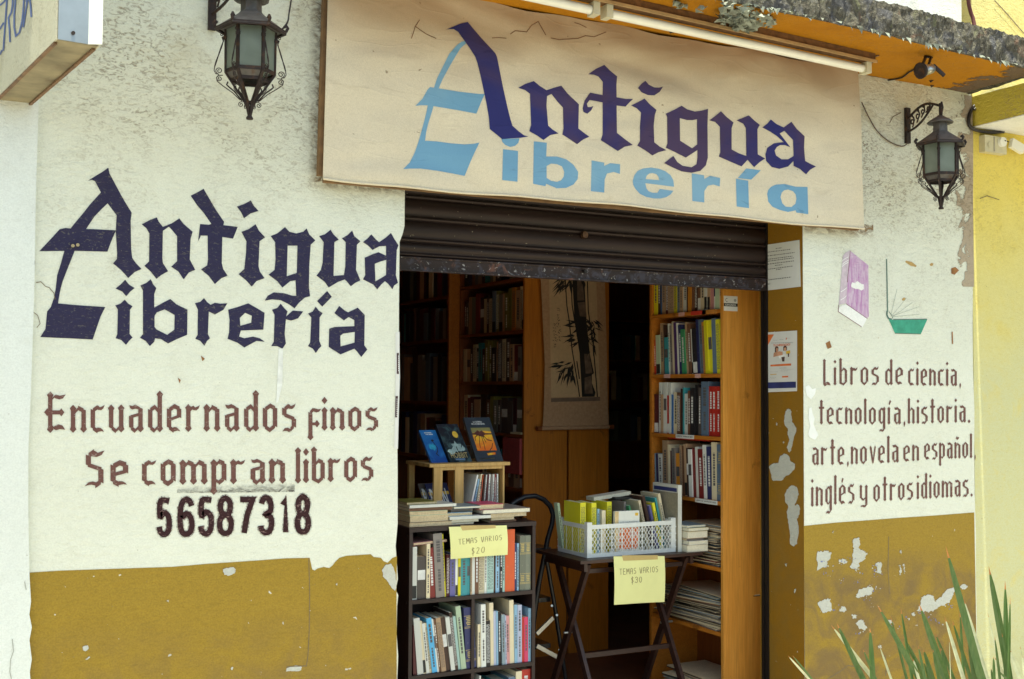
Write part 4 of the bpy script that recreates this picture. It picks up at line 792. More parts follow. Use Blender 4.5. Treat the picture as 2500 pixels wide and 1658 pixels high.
pr = Print(Bz1, (0,-1,0), .0012)
for l in ([(900,235),(960,232),(1030,238)], [(1065,200),(1110,170),(1215,180),(1260,120),(1320,85),(1345,130),(1390,210)], [(1435,235),(1510,250),(1680,240),(1750,215),(1830,225),(1940,180)], [(1650,95),(1700,110),(1760,140)], [(200,130),(240,70)], [(165,240),(200,130),(300,200),(390,240)]): pr.stroke(l, 7)
part(cv, 'split_seam', pr.mb, simple('dark_split', (.22, .12, .065), .9))

# ------------------------------------------------------------------ rolling shutter
YS = .25
sh = thing('rolling_shutter', 'dark brown rolling metal shutter half lowered over the doorway', 'shutter', (2.6, YS, 2.08))
zb = [2.118, 2.176, 2.262, 2.348, 2.434, 2.52, 2.60]
for a, b in zip(zb[:-1], zb[1:]):
    h = b - a; prof = [(0, a), (-.010, a + .004), (-.012, a + .010), (-.004, a + .014), (-.001, a + .019)] + [(-.001 - .011 * math.sin(PI * t), a + .019 + (h - .021) * t) for t in (.15, .35, .55, .75, .9)] + [(0, b - .002)]
    w = MB(); n = len(prof); vs = [(x, YS + y, z) for x in (1.70, 3.580) for y, z in prof]
    w.add(vs, [(i, i+n, i+1+n, i+1) for i in range(n-1)], True); w.add([(1.70, YS + .002, a), (3.580, YS + .002, a), (3.580, YS + .002, b), (1.70, YS + .002, b)], [(3, 2, 1, 0)])
    sl = part(sh, 'slat', w, M_slat)
w = MB(); w.box((1.70, YS - .012, 2.060), (3.580, YS + .012, 2.110)); w.box((1.70, YS - .022, 2.060), (3.580, YS - .0125, 2.066)); w.tube([(1.70, YS - .012, 2.113), (3.580, YS - .012, 2.113)], .005, 6); part(sh, 'bottom_rail', w, M_rail)
w = MB(); c = onY(1426, 574, YS - .014); w.lathe([(0, -.004), (.015, -.003), (.017, 0), (.017, .006)], c, 12, Matrix.Rotation(PI/2, 3, 'X') ); w.tube([c, c + Vector((0, -.012, 0))], .014, 10); part(sh, 'lock_cover', w, simple('rusty_lock_disc', (.12, .06, .03), .5, .5, .4, 80))
w = MB(); c = onY(1424, 663, YS - .016); w.tube([c, c + Vector((0, -.02, 0))], .008, 8); part(sh, 'rail_hole_plug', w, M_guide)
for x0, x1, nm in ((3.5815, 3.5905, 0), (1.664, 1.704, 0)):
    w = MB(); w.box((x0, .235, .0), (x1, .252, 2.7)); w.box((x0, .262, 0), (x1, .279, 2.7)); w.box((x0 if x0 < 2 else x1 - .004, .252, 0), (x0 + .004 if x0 < 2 else x1, .262, 2.7)); part(sh, 'guide_rail', w, M_guide)

# ------------------------------------------------------------------ lanterns
def spiral(c, ax, az, r0, turns, start, n=18, sgn=1):
    return [c + ax * (r0 * (1 - .8 * i / n) * math.cos(start + sgn * turns * 2 * PI * i / n)) + az * (r0 * (1 - .8 * i / n) * math.sin(start + sgn * turns * 2 * PI * i / n)) for i in range(n + 1)]
def lantern(label, tip, plate, ph, zplate, group):
    t = thing('wall_lantern', label, 'wall lamp', tip, group); T = Vector(tip); Z = Vector((0, 0, 1)); n = 6
    hexp = lambda r, z, k: T + Vector((r * math.cos(ph + 2*PI*k/6), r * math.sin(ph + 2*PI*k/6), z))
    mid = lambda r, z, k: T + Vector((r * math.cos(ph + 2*PI*(k+.5)/6), r * math.sin(ph + 2*PI*(k+.5)/6), z))
    w = MB(); w.lathe([(.115, .288), (.113, .294), (.040, .345), (.034, .352), (.033, .392), (.034, .394)], T, 6, ph=ph, smooth=False); w.lathe([(.108, .284), (.115, .288), (.080, .291), (.0, .292)], T, 6, ph=ph, smooth=False); part(t, 'roof', w, M_roofm)
    w = MB(); w.lathe([(.034, .392), (.056, .388), (.058, .392), (.046, .402), (.022, .416), (.008, .426), (.0, .428)], T, 14); part(t, 'cap', w, M_roofm)
    w = MB()
    for k in range(6):
        a, b = hexp(.109, .289, k), hexp(.109, .289, k + 1); w.bar(a, b, .010, .012)
        c = hexp(.112, .294, k); o = Vector((math.cos(ph + PI*k/3), math.sin(ph + PI*k/3), 0)); w.tube([c, c + o * .006 + Z * .012, c + o * .001 + Z * .020, c - o * .006 + Z * .014], .0055, 6)
    part(t, 'eave_rim', w, M_iron)
    for k in range(6):
        w = MB(); r = .0765 * math.cos(PI/6); a, b = hexp(.0765, .152, k), hexp(.0765, .152, k+1); c, d = hexp(.0785, .288, k+1), hexp(.0785, .288, k)
        nn = (mid(.08, 0, k) - T - Z * 0); nn.z = 0; nn.normalize(); w.prism([a, b, c, d], -nn * .003); part(t, 'glass_pane', w, M_glass)
    for k in range(6):
        w = MB(); w.bar(hexp(.0785, .148, k), hexp(.0800, .288, k), .010, .007); w.bar(hexp(.0785, .148, k), hexp(.013, .050, k), .010, .006) if k % 1 == 0 else None
        w.tube([hexp(.0795, .255, k), hexp(.0795, .265, k)], .008, 6); part(t, 'frame_bar', w, M_iron)
    w = MB()
    for k in range(6):
        w.bar(hexp(.078, .152, k), hexp(.078, .152, k+1), .004, .012); w.bar(hexp(.060, .124, k), hexp(.060, .124, k+1), .005, .010); w.bar(hexp(.078, .150, k), hexp(.060, .124, k), .004, .006); pass
    part(t, 'bottom_frame', w, M_iron); w = MB()
    for k in range(6): w.bar(hexp(.014, .054, k), hexp(.014, .054, k+1), .004, .007)
    part(t, 'lower_ring', w, M_iron)
    for k in (1, 2, 4, 5):
        w = MB(); w.add([hexp(.078, .147, k), hexp(.078, .147, k+1), hexp(.060, .127, k+1), hexp(.060, .127, k)], [(0, 1, 2, 3)]); part(t, 'skirt_panel', w, M_roofm)
    w = MB()
    for k in range(6): w.bar(hexp(.013, .054, k), hexp(.002, .004, k), .008, .006)
    w.lathe([(0, -.002), (.011, -.001), (.012, .004), (.008, .010)], T, 8); part(t, 'finial', w, M_iron)
    for k in range(6):
        o = Vector((math.cos(ph + PI*k/3), math.sin(ph + PI*k/3), 0)); w = MB(); C = lambda r, z: T + o * r + Z * z
        w.tube([C(.090, .262), C(.086, .250), C(.093, .228), C(.100, .205), C(.108, .180), C(.112, .165)], .0026, 4, twist=.8)
        w.tube([C(.112, .165), C(.114, .152), C(.109, .142), C(.098, .140)] + spiral(C(.098, .152), o, Z, .012, 1.6, -PI/2, 16, 1), .0016, 5)
        w.tube(spiral(C(.091, .270), o, Z, .008, 1.3, -PI/2, 12, -1), .0014, 4)
        w.tube([C(.086, .138)] + spiral(C(.097, .127), o, Z, .010, 1.6, PI/2, 16, -1), .0015, 4)
        w.tube([C(.098, .138), C(.106, .130), C(.104, .118), C(.085, .103), C(.055, .083), C(.030, .060)], .0016, 4)
        w.tube([C(.018, .055)] + spiral(C(.028, .046), o, Z, .009, 1.4, PI/2, 12, -1), .0014, 4)
        w.tube([C(.070, .118), C(.074, .108), C(.068, .102), C(.050, .088), C(.025, .058)], .0026, 5)
        part(t, 'scrollwork', w, M_iron)
    w = MB(); w.lathe([(0, .182), (.018, .186), (.028, .205), (.024, .228), (.014, .250), (.012, .285)], T, 14); part(t, 'bulb', w, M_bulb)
    # bracket
    P = Vector(plate); top = T + Z * .468; z0, z1 = zplate
    w = MB(); w.bar((P.x, -.008, z0), (P.x, -.008, z1), .026, .016, up=(0, 1, 0)); part(t, 'wall_plate', w, M_iron)
    w = MB(); A = Vector((P.x, -.016, z1 - .05)); dirr = (top - A); arc = [A + dirr * s + Z * (.035 * math.sin(PI * s)) for s in [i / 10 for i in range(11)]]
    w.tube(arc, .006, 6); B0 = Vector((P.x, -.016, z0 + .055)); dd = arc[8] - B0; w.tube([B0 + dd * s + Z * (-.02 * math.sin(PI * s)) for s in [i / 8 for i in range(9)]], .0055, 6)
    h = Vector((dirr.x, dirr.y, 0)).normalized()
    for s in (.16, .34, .52, .70):
        a = arc[int(s * 10)]; b = B0 + dd * s; c = (a + b) / 2; rr = (a - b).length * .34; w.tube(spiral(c, h, Z, rr, 1.2, PI/2, 14, -1), .0035, 5); w.tube([a, c + h * rr, b], .0035, 5)
    w.tube([arc[-1] + Z * .012, arc[-1], T + Z * .425], .006, 6)
    w.tube([arc[-1] + h * .012 + Z * .015, arc[-1] + h * .022 - Z * .012, arc[-1] + h * .014 - Z * .03, T + h * .01 + Z * .42], .005, 6)
    part(t, 'bracket_arm', w, M_iron)
    return t
lantern('large black iron lantern hanging on the wall left of the banner', (.997, -.29, 2.466), (.937, 0, 2.9), math.radians(-90 + 30 - 15.2), (2.826, 3.02), None)
lantern('smaller looking black iron lantern on the right wall beside the yellow building', (4.143, -.29, 2.416), (4.238, 0, 2.86), math.radians(-90 + 6), (2.775, 2.945), None)

# ------------------------------------------------------------------ projecting sign box at the top left
sg = thing('projecting_sign', 'dirty cream projecting sign box with aluminium end at the top left', 'sign', (.30, -.4, 2.5))
ax = (Vector((.27, -.07, 0)) - Vector((.354, -.791, 0))).normalized(); nr = Vector((-ax.y, ax.x, 0));
if nr.x > 0: nr = -nr                               # nr points to the lettered side
fr = Vector((.354, -.791, 2.5)); bk = fr + ax * .80; wd = -nr * .103; HT = .75
M_signb = stucco('stained_sign_sheet', (.60, .58, .46), pits=.3, coarse=.1)
M_sunder = simple('rusty_stained_sheet', (.30, .25, .15), .8, 0, .45, 9, .1, dirt=(.09, .045, .02))
w = MB(); w.prism([fr, bk, bk + wd, fr + wd], (0, 0, .004)); part(sg, 'underside_sheet', w, M_sunder)
w = MB(); w.prism([fr + nr * .0, bk + nr * 0, bk + nr * .004, fr + nr * .004], (0, 0, HT)); face = part(sg, 'lettered_face', w, M_signb)
w = MB(); w.prism([fr + wd, bk + wd, bk + wd * 1.04, fr + wd * 1.04], (0, 0, HT)); part(sg, 'back_face', w, M_signb)
e = fr - ax * .003; w = MB(); w.prism([e, e + wd * .74, e + wd * .74 - ax * .004, e - ax * .004], (0, 0, HT)); cp = part(sg, 'aluminium_end_plate', w, M_alu)
w = MB(); a0 = e + wd * .74; w.prism([a0, a0 + wd * .30 - ax * .02, a0 + wd * .30 - ax * .024, a0 - ax * .004], (0, 0, HT)); part(sg, 'white_edge_trim', w, M_signw)
w = MB(); c = fr + wd * .36 - ax * .008 + Vector((0, 0, .022)); w.tube([c, c - ax * .004], .005, 8); part(sg, 'screw', w, M_iron)
w = MB(); z0 = Vector((0, 0, -.004)); w.bar(fr + ax * .02 + z0, bk + z0, .009, .005); w.bar(fr + wd * .95 + ax * .02 + z0, bk + wd * .95 + z0, .009, .005); part(sg, 'rusty_edge_strip', w, M_hous)
pn = nr; p0 = fr + nr * .0045; Zs = lambda x, y: onP(x / 5.225, y / 5.225, p0, pn)
pr = Print(Zs, nr, .0008)
for l in ([(0,70),(60,20),(75,-20)], [(95,-60),(80,160),(62,400),(45,650)], [(0,375),(50,290)], [(0,700),(30,640)], [(130,540),(125,380),(110,230),(150,160),(165,60),(165,-60)], [(205,-60),(185,200),(185,350),(205,460),(250,420),(285,280),(300,150),(310,-40)], [(300,350),(330,160),(360,-40)], [(375,-60),(395,80),(405,220)], [(330,20),(400,-10)]): pr.stroke(l, 22)
part(face, 'blue_lettering', pr.mb, simple('faded_blue_sign_paint', (.10, .15, .36), .7, 0, .3, 20))

# ------------------------------------------------------------------ cables, socket, spotlight
def cable(label, pts, r=.004, mat=None):
    w = MB(); P = [Vector(p) for p in pts]; Q = []
    for i in range(len(P) - 1):
        a, b, c, d = P[max(i-1, 0)], P[i], P[i+1], P[min(i+2, len(P)-1)]
        for s in range(5):
            t = s / 5; Q.append(.5 * ((2*b) + (c - a) * t + (2*a - 5*b + 4*c - d) * t*t + (3*b - a - 3*c + d) * t**3))
    Q.append(P[-1]); w.tube(Q, r, 6); solo('cable', w, mat or M_cable, label, 'cable', P[0])
cable('thin drooping wire between the banner edge and the right lantern', [onY(2104,250,-.02), onY(2118,280,-.01), onY(2140,318,-.008), onY(2170,345,-.008), onY(2200,357,-.01), onY(2214,352,-.012)], .0028, simple('brown_wire', (.10, .06, .04), .6))
cable('thin wire rising from the eave of the left lantern', [(1.094,-.24,2.768), onY(700,58,-.2), onY(706,30,-.1), onY(714,-20,-.02)], .0032)
cable('black cable looping from the canopy down to the wall socket', [onX(2560,185,4.684), onY(2500,213,-.05), onY(2440,222,-.02), onY(2400,238,-.012), onY(2372,268,-.01), onY(2365,300,-.012), onY(2378,316,-.012), onY(2412,323,-.012), onY(2450,322,-.01)], .0085)
cable('second thinner black cable beside the loop under the canopy end', [onY(2560,215,-.05), onY(2500,226,-.04), onY(2450,228,-.022), onY(2410,240,-.02), onY(2378,268,-.018)], .006)
cable('dark wire running along the underside of the canopy to the spotlight', [onZ(2160,197,3.066), onZ(2200,190,3.066), onZ(2220,176,3.066), onZ(2250,160,3.064), onZ(2256,155,3.05)], .004)
cable('rusty brown cable down the seam above the canopy', [onY(2362,-60,-.02), onY(2364,0,-.02), onY(2370,30,-.02), onY(2378,58,-.03), (4.66,-.06,3.22)], .010, simple('rusty_brown_wire', (.12, .03, .03), .7))
so = thing('wall_socket', 'cream plastic double socket with a white plug on the yellow wall', 'socket', onY(2416,350,.0))
w = MB(); a = onY(2390,332,.004); b = onY(2443,378,.004); w.box((a.x, -.032, b.z - .005), (b.x, .004, a.z)); part(so, 'socket_box', w, M_plastic)
w = MB(); mx = (a.x + b.x) / 2; w.box((mx - .016, -.035, b.z + .002), (mx - .010, -.0325, a.z - .004)); part(so, 'divider_strip', w, simple('grey_plastic', (.35,.33,.28), .6))
w = MB(); w.tube([(mx + .035, -.033, (a.z+b.z)/2 + .012), (mx + .035, -.05, (a.z+b.z)/2 + .012)], .024, 14); part(so, 'plug', w, M_signw)
w = MB(); w.tube([(mx - .045, -.033, (a.z+b.z)/2 - .01), (mx - .045, -.038, (a.z+b.z)/2 - .01)], .016, 12); part(so, 'outlet', w, M_plastic)
ad = onY(2478,358,-.02); w = MB(); w.box((-.045, -.02, -.024), (.045, .0, .024), Matrix.Rotation(.3, 3, 'Y'), ad); w.cur = 0; solo('plug_adapter', w, M_signw, 'small white plug adapter hanging on a wire right of the socket', 'adapter', ad)
cable('white flex joining the plug to the adapter', [(mx + .05, -.05, (a.z+b.z)/2 + .018), onY(2452,343,-.045), onY(2462,346,-.02)], .003, M_iron)
sp = thing('spotlight', 'small metal spotlight fixed under the canopy near its right end', 'spotlight', onZ(2262,165,3.0))
c = onZ(2262,170,2.99); w = MB(); t0 = onZ(2268,140,3.066)
w.bar(t0 + Vector((-.02,0,0)), c + Vector((-.022,0,.02)), .008, .012); w.bar(t0 + Vector((.012,0,0)), c + Vector((.012,0,.02)), .008, .012); w.bar(t0 + Vector((-.026,0,0)), t0 + Vector((.018,0,0)), .012, .006); part(sp, 'bracket', w, M_iron)
w = MB(); q = Matrix.Rotation(math.radians(82), 3, 'Y') @ Matrix.Rotation(.2, 3, 'X'); w.lathe([(.006, -.045), (.020, -.035), (.024, .0), (.030, .03), (.033, .034), (.030, .034), (.0, .026)], c, 14, Matrix.Rotation(math.radians(-105), 3, 'Y')); part(sp, 'lamp_body', w, M_steel)
w = MB(); w.lathe([(.034, .030), (.036, .040), (.030, .040), (.0, .034)], c, 14, Matrix.Rotation(math.radians(-105), 3, 'Y')); part(sp, 'lamp_ring', w, M_iron)
w = MB(); w.bar(c + Vector((.03, -.01, .02)), c + Vector((.085, -.02, -.02)), .010, .014); part(sp, 'barn_door', w, M_iron)

# ------------------------------------------------------------------ papers on the reveal
XJ = XD1 - .002
def jp3(x, y): return onX(x, y, XJ)
nt = solo('notice_sheet', MB().prism([jp3(1857,600), jp3(1857,711), jp3(1955,700), jp3(1952,586)], (-.0012, 0, 0)), M_paper, 'white printed notice sheet taped high on the ochre reveal', 'notice', jp3(1905,650))
pr = Print(lambda x, y: onX(1850 + x / 2.178, 560 + y / 2.178, XJ - .0012), (-1, 0, 0), .0004)
for cx, y, hw in ((112,100,16),(112,114,62),(112,134,84),(112,152,74),(112,162,80),(112,178,82),(112,190,20),(112,205,76),(112,213,14),(100,262,78),(50,284,18)):
    x = cx - hw
    while x < cx + hw:
        l = random.uniform(4, 12); x1 = min(x + l, cx + hw); sl = lambda a: y - (a - 112) * .13
        pr.poly([(x, sl(x) - 1.8), (x1, sl(x1) - 1.8), (x1, sl(x1) + 2), (x, sl(x) + 2)]); x += l + 3
part(nt, 'print', pr.mb, M_dgr)
po = solo('poster', MB().prism([jp3(1867,812), jp3(1868,958), jp3(1946,955), jp3(1946,807)], (-.0012, 0, 0)), M_paper, 'small flyer with orange corner and blue strip taped low on the ochre reveal', 'poster', jp3(1905,880))
Zp = lambda x, y: onX(1850 + x / 7.84, 780 + y / 7.84, XJ - .0012)
pr = Print(Zp, (-1, 0, 0), .0004); K = pr.mb
K.cur = 0; pr.poly([(190,290),(310,287),(195,495)]); pr.poly([(245,868),(640,842),(640,884),(245,900)]); pr.poly([(465,1085),(585,1078),(583,1108),(470,1114)]); pr.poly([(540,350),(558,348),(555,385),(540,388)])
K.cur = 1; pr.poly([(192,1205),(732,1190),(732,1308),(195,1322)])
K.cur = 2; pr.poly([(330,540),(350,515),(380,512),(400,540),(395,600),(350,650),(310,720),(300,715),(330,650)]); pr.poly([(490,530),(510,502),(545,505),(562,540),(560,590),(490,600)]); pr.poly([(455,720),(520,715),(512,805),(470,805)]); pr.poly([(575,650),(605,650),(600,720),(580,715)])
K.cur = 3; pr.poly([(352,560),(372,545),(396,560),(392,600),(370,625),(352,610)]); pr.poly([(505,550),(530,535),(550,555),(548,595),(525,610),(505,595)]); pr.poly([(310,640),(345,625),(420,610),(480,620),(480,680),(380,700),(300,720)])
K.cur = 4; pr.poly([(540,610),(620,588),(622,650),(545,665)]); pr.poly([(240,1048),(360,1040),(360,1055),(240,1062)])
K.cur = 5; pr.poly([(400,680),(560,660),(540,720),(455,725),(430,760),(400,720)])
K.cur = 6
for x0, x1, y, h in ((300,380,395,8),(420,490,385,10),(565,630,362,6),(260,680,448,12),(450,700,958,5),(450,640,975,4),(440,580,990,4),(230,390,1000,6),(240,350,1105,5),(260,330,1130,5),(420,550,932,12)):
    x = x0
    while x < x1: l = random.uniform(8, 26); pr.poly([(x, y - h/2 - (x-400)*.03), (min(x+l,x1), y - h/2 - (x-400)*.03), (min(x+l,x1), y + h/2 - (x-400)*.03), (x, y + h/2 - (x-400)*.03)]); x += l + 7
part(po, 'print', K, [M_orp, M_navp, simple('dark_hair_print', (.10,.05,.04), .7), M_skin, M_yelp, M_wprint, M_lgr])
tx = MB(); text(tx, 'TU NEGOCIO?', Zp(300,520) + Vector((-.0012,0,0)), Zp(625,500) - Zp(300,520), Zp(300,478) - Zp(300,520), .03); part(po, 'lettering', tx, M_orp)
# ------------------------------------------------------------------ books
NUM = ['', 'first','second','third','fourth','fifth','sixth','seventh','eighth','ninth','tenth','eleventh','twelfth','thirteenth','fourteenth','fifteenth','sixteenth','seventeenth','eighteenth','nineteenth','twentieth','twenty-first','twenty-second','twenty-third','twenty-fourth','twenty-fifth','twenty-sixth','twenty-seventh','twenty-eighth','twenty-ninth','thirtieth']
rb = random.Random(21)
def book_geo(wd, h, d, hard=False):
    """spine faces -Y, thickness along +X, returns cover and page meshes in local space"""
    c = MB(); t = .0022 if hard else .0012; i = .003 if hard else .0
    c.box((0, 0, 0), (wd, t, h)); c.box((0, t, 0), (t, d, h)); c.box((wd - t, t, 0), (wd, d, h))
    p = MB(); p.box((t, t, i + .0004), (wd - t, d - .002 - i, h - i - .001)); return c, p
def dark(cn): return sum(PAL[cn]) < .55
def spine_print(wd, h, cn, style, r, par, label=None):
    m = MB(); e = -.0005
    a, b = wd * .18, wd * .82
    def dash(z0, z1, x0, x1):
        z = z0
        while z < z1:
            l = r.uniform(.004, .014); zz = min(z + l, z1); m.box((x0, e, z), (x1, 0, zz)); z += l + .003
    if style == 'title': dash(h * .25, h * .82, wd * .32, wd * .68)
    elif style == 'two': dash(h * .10, h * .45, wd * .35, wd * .65); dash(h * .55, h * .9, wd * .3, wd * .7)
    elif style == 'low': m.box((wd * .05, e, h * .02), (wd * .95, 0, h * .26)); 
    elif style == 'label': m.box((wd * .08, e, h * .45), (wd * .92, 0, h * .68))
    elif style == 'bands':
        for z in (.12, .14, .30, .66, .68, .86): m.box((0, e, h * z), (wd, 0, h * z + .0018))
        for z in (.17, .20, .23, .26): m.box((wd * r.uniform(.15, .25), e, h * z), (wd * .8, 0, h * z + .004))
        for z in (.71, .74, .77, .80, .83): m.box((wd * r.uniform(.15, .3), e, h * z), (wd * .78, 0, h * z + .0045))
    elif style == 'lines':
        for k in range(4): dash(h * .08, h * .92, wd * (.14 + .2 * k), wd * (.22 + .2 * k))
    if m.v:
        mt = {'bands': M_gold}.get(style) or (M_wprint if dark(cn) else M_dgr)
        if style == 'low': mt = M_blk if not dark(cn) else M_wprint
        part(par, 'spine_print', m, mt, label, 'stuff')
STY = random.Random(99)
def book(cn, wd, h, d, M, label, cat='book', hard=False, style=None, split=True, group=None, name='book', pages=None):
    if style is None and wd > .0055 and STY.random() < .62: style = STY.choice(['title', 'two', 'title', 'lines', 'label', 'low'])
    c, p = book_geo(wd, h, d, hard); pg = pages or (M_pages if rb.random() < .6 else M_pagesw)
    if not split:
        m = MB(); m.add(c.v, c.f); m.cur = 1; m.add(p.v, p.f); o = solo(name, m, [cover(cn), pg], label, cat, group=group, M=M)
        ORG[o.name] = Vector((0, 0, 0)); 
        if style: spine_print(wd, h, cn, style, rb, o)
        return o
    t = thing(name, label, cat, M=M, group=group); ORG[t.name] = Vector((0, 0, 0))
    co = part(t, 'cover', c, cover(cn)); part(t, 'pages', p, pg)
    if style: spine_print(wd, h, cn, style, rb, co)
    return t
def size_word(h, wd): return ('tall ' if h > .245 else 'small ' if h < .175 else '') + ('thick ' if wd > .032 else 'thin ' if wd < .013 else '')
FARM = MB(); FARN = []
def row(specs, start, length, face, where, face_dir, hmax, depth=.17, split=False, group='books on the shelves', stuff=False):
    """specs: (colour, relative width, height, lean degrees, style); first book stands leftmost as seen in the photograph"""
    tot = sum(s[1] / math.cos(math.radians(s[3] if len(s) > 3 else 0)) for s in specs); k = length / tot; u = 0; n = 0
    for s in specs:
        cn, rw, h = s[:3]; ln = s[3] if len(s) > 3 else 0; st = s[4] if len(s) > 4 else None
        wd = rw * k; ex = wd / math.cos(math.radians(ln))
        if cn is None: u += ex; continue
        n += 1; h = min(h, hmax); wd -= .0007; dep = depth * rb.uniform(.88, 1.05) if h < .24 else depth * 1.15
        lean = Matrix.Rotation(math.radians(-ln), 4, 'Y')      # top goes to the left
        jit = rb.uniform(0, .008) if len(s) < 6 else s[5]
        if face_dir == 'Y': M = Matrix.Translation((start[0] + u, start[1] + jit, start[2])) @ lean
        else: M = Matrix.Translation((start[0] + jit, start[1] - u, start[2])) @ Matrix.Rotation(-PI/2, 4, 'Z') @ lean
        if ln < 0: M = M @ Matrix.Translation((0, 0, 0))
        if ln > 0: M = Matrix.Translation((0, 0, wd * math.sin(math.radians(ln)) * 0)) @ M
        if stuff:
            cc, pp = book_geo(wd, h, dep)
            for q_, k_ in ((cc, cn), (pp, None)):
                if k_ not in FARN: FARN.append(k_)
                FARM.cur = FARN.index(k_); FARM.add([M @ v for v in q_.v], q_.f)
            u += ex; continue
        lb = '%s%s book, %s from left, %s' % (size_word(h, wd), cn, NUM[n], where)
        book(cn, wd, h, dep, M, lb, style=st, split=split, hard=rb.random() < .3, group=group); u += ex

# ------------------------------------------------------------------ black bookcase in the left of the doorway
bc = thing('bookcase', 'low black-brown bookcase full of cheap books in the left of the doorway', 'bookcase', (1.863, .4, 0))
X0, X1, Yf, Yb = 1.863, 2.448, .40, .66
for nm, a, b in (('side_panel', (X0, Yf, .06), (X0 + .015, Yb, 1.012)), ('side_panel', (X1 - .015, Yf, .06), (X1, Yb, 1.012)), ('top_panel', (X0 - .002, Yf - .003, 1.0125), (X1 + .002, Yb, 1.030)), ('back_panel', (X0 + .0155, Yb - .008, .06), (X1 - .0155, Yb - .001, 1.012)),
    ('shelf', (X0 + .0155, Yf, .722), (X1 - .0155, Yb - .009, .738)), ('shelf', (X0 + .0155, Yf, .418), (X1 - .0155, Yb - .009, .434)), ('shelf', (X0 + .0155, Yf, .12), (X1 - .0155, Yb - .009, .136)), ('divider', (2.146, Yf + .002, .4345), (2.160, Yb - .009, .7215)), ('divider', (2.146, Yf + .002, .1365), (2.160, Yb - .009, .4175))):
    part(bc, nm, MB().box(a, b), M_black)
w = MB()
for z in (1.0, .73, .43): w.tube([(X0 + .0, .43, z - .005), (X0 - .0025, .43, z - .005)], .006, 8)
part(bc, 'screw_cap', w, M_guide)
BC = 'of black bookcase'; L = lambda px: onY(px, 1400, .4).x
def rowY(specs, pxa, pxb, z, where, hmax): row(specs, (L(pxa), .408, z), L(pxb) - L(pxa), 'Y', where, 'Y', hmax, split=True, depth=.15, group='books in the black bookcase')
rowY([('white',15,.213,0,'low'),('dark grey',22,.172,0,'label'),('cream',9,.222,0),('dark red',14,.205,3,'title'),('grey',22,.262,3.4,None,.0),('yellow',5,.258,3.4),
  ('maroon',8,.172),('violet',13,.170,0,'title'),('white',6,.172),('yellow',7,.175),('teal',16,.176,0,'title'),('teal',8,.176,0,'label'),('tan',4,.17),('white',8,.181),('brown',10,.20),('cream',15,.20,0,'lines'),('white',6,.19,0,'title'),('pale teal',17,.196,0,'lines'),('dark brown',5,.19),
  ('light blue',10,.196,0,'two'),('black',7,.196,0,'two'),('pale teal',6,.196,0,'title'),('vermilion',25,.262,0),('navy',7,.20,0,'title'),('light blue',5,.20),(None,1,.1),('grey green',15,.232,0,'bands'),('grey green',14,.232,0,'bands')], 1006, 1298, .7385, 'upper shelf ' + BC, .268)
rowY([('maroon',9,.20,1),('white',14,.228,5),('cream',7,.215,6),('white',7,.205,6.5),('cream',6,.205,7),('sky blue',12,.225,7.5,'two'),('white',4,.22,7.5),('brown',5,.218,7.5),('tan',11,.222,7.5,'lines'),('dark brown',11,.222,7.5),('white',10,.222,7.5),('dark brown',7,.24,7.5,'lines'),('pale teal',7,.222,7),('pale green',12,.262,6.5),('navy',24,.252,3.5,'bands')], 1014, 1168, .4345, 'lower left bay ' + BC, .27)
rowY([('cream',8,.178,0,'title'),('white',12,.26,1),('black',11,.19,1,'lines'),('cream',10,.262,1),('lilac',6,.225,1),('light blue',5,.225,1),('black',8,.222,1,'title'),('grey blue',8,.21,1.5,'title'),('lilac',4,.205,1.5),('pink',9,.202,1.5,'title'),('cream',11,.266,1.2),('light blue',8,.245,.8,'title'),('lilac',11,.243,.5,'two'),('red',5,.19,.5),('magenta',10,.19,.5,'title'),('light blue',7,.225,0)], 1171, 1300, .4345, 'lower right bay ' + BC, .27)
rowY([('dark brown',30,.20),('grey',22,.24),('brown',20,.2),('navy',18,.22),('dark grey',20,.22)], 1016, 1150, .1365, 'bottom left bay ' + BC, .26)
rowY([('white',3,.262),('dark grey',30,.22),('teal',25,.23),('slate blue',14,.24),('cream',12,.262),('red',18,.266)], 1176, 1300, .1365, 'bottom right bay ' + BC, .27)
def flat(cn, xa, xb, z, th, yf, dep, label, style=None, rz=0., tilt=0., split=True, face='pages', group='books stacked flat', hard=False):
    """a book lying flat; its fore-edge (pages) or spine faces the camera"""
    wd = xb - xa; c = MB(); t = .0012
    c.box((0, 0, 0), (wd, dep, t)); c.box((0, 0, th - t), (wd, dep, th))
    if face == 'pages': c.box((0, dep - t, t), (wd, dep, th - t))
    else: c.box((0, 0, t), (wd, t, th - t))
    p = MB(); p.box((.001, t if face != 'pages' else .0015, t), (wd - .001, dep - t if face == 'pages' else dep - .002, th - t))
    M = Matrix.Translation((xa, yf, z)) @ Matrix.Rotation(rz, 4, 'Z') @ Matrix.Rotation(tilt, 4, 'Y')
    o = thing('book', label, 'book', M=M, group=group); ORG[o.name] = Vector((0, 0, 0)); part(o, 'cover', c, cover(cn)); part(o, 'pages', p, M_pagesw if rb.random() < .6 else M_pages)
    return o
flat('pink', L(1012), L(1094), .957, .010, .412, .17, 'pinkish white book lying flat on top of the upright books of the upper shelf', tilt=-.05)
TOPZ = 1.0305
def stack(items, z, where, group='books stacked flat'):
    for i, (cn, a, b, th, yf, dep, rz, fc, dsc) in enumerate(items):
        flat(cn, a, b, z, th - .0006, yf, dep, '%s, %s from bottom, %s' % (dsc, NUM[i+1], where), rz=rz, face=fc, group=group); z += th
    return z
A = lambda x: onY(970 + x / 5.226, 1270, .42).x
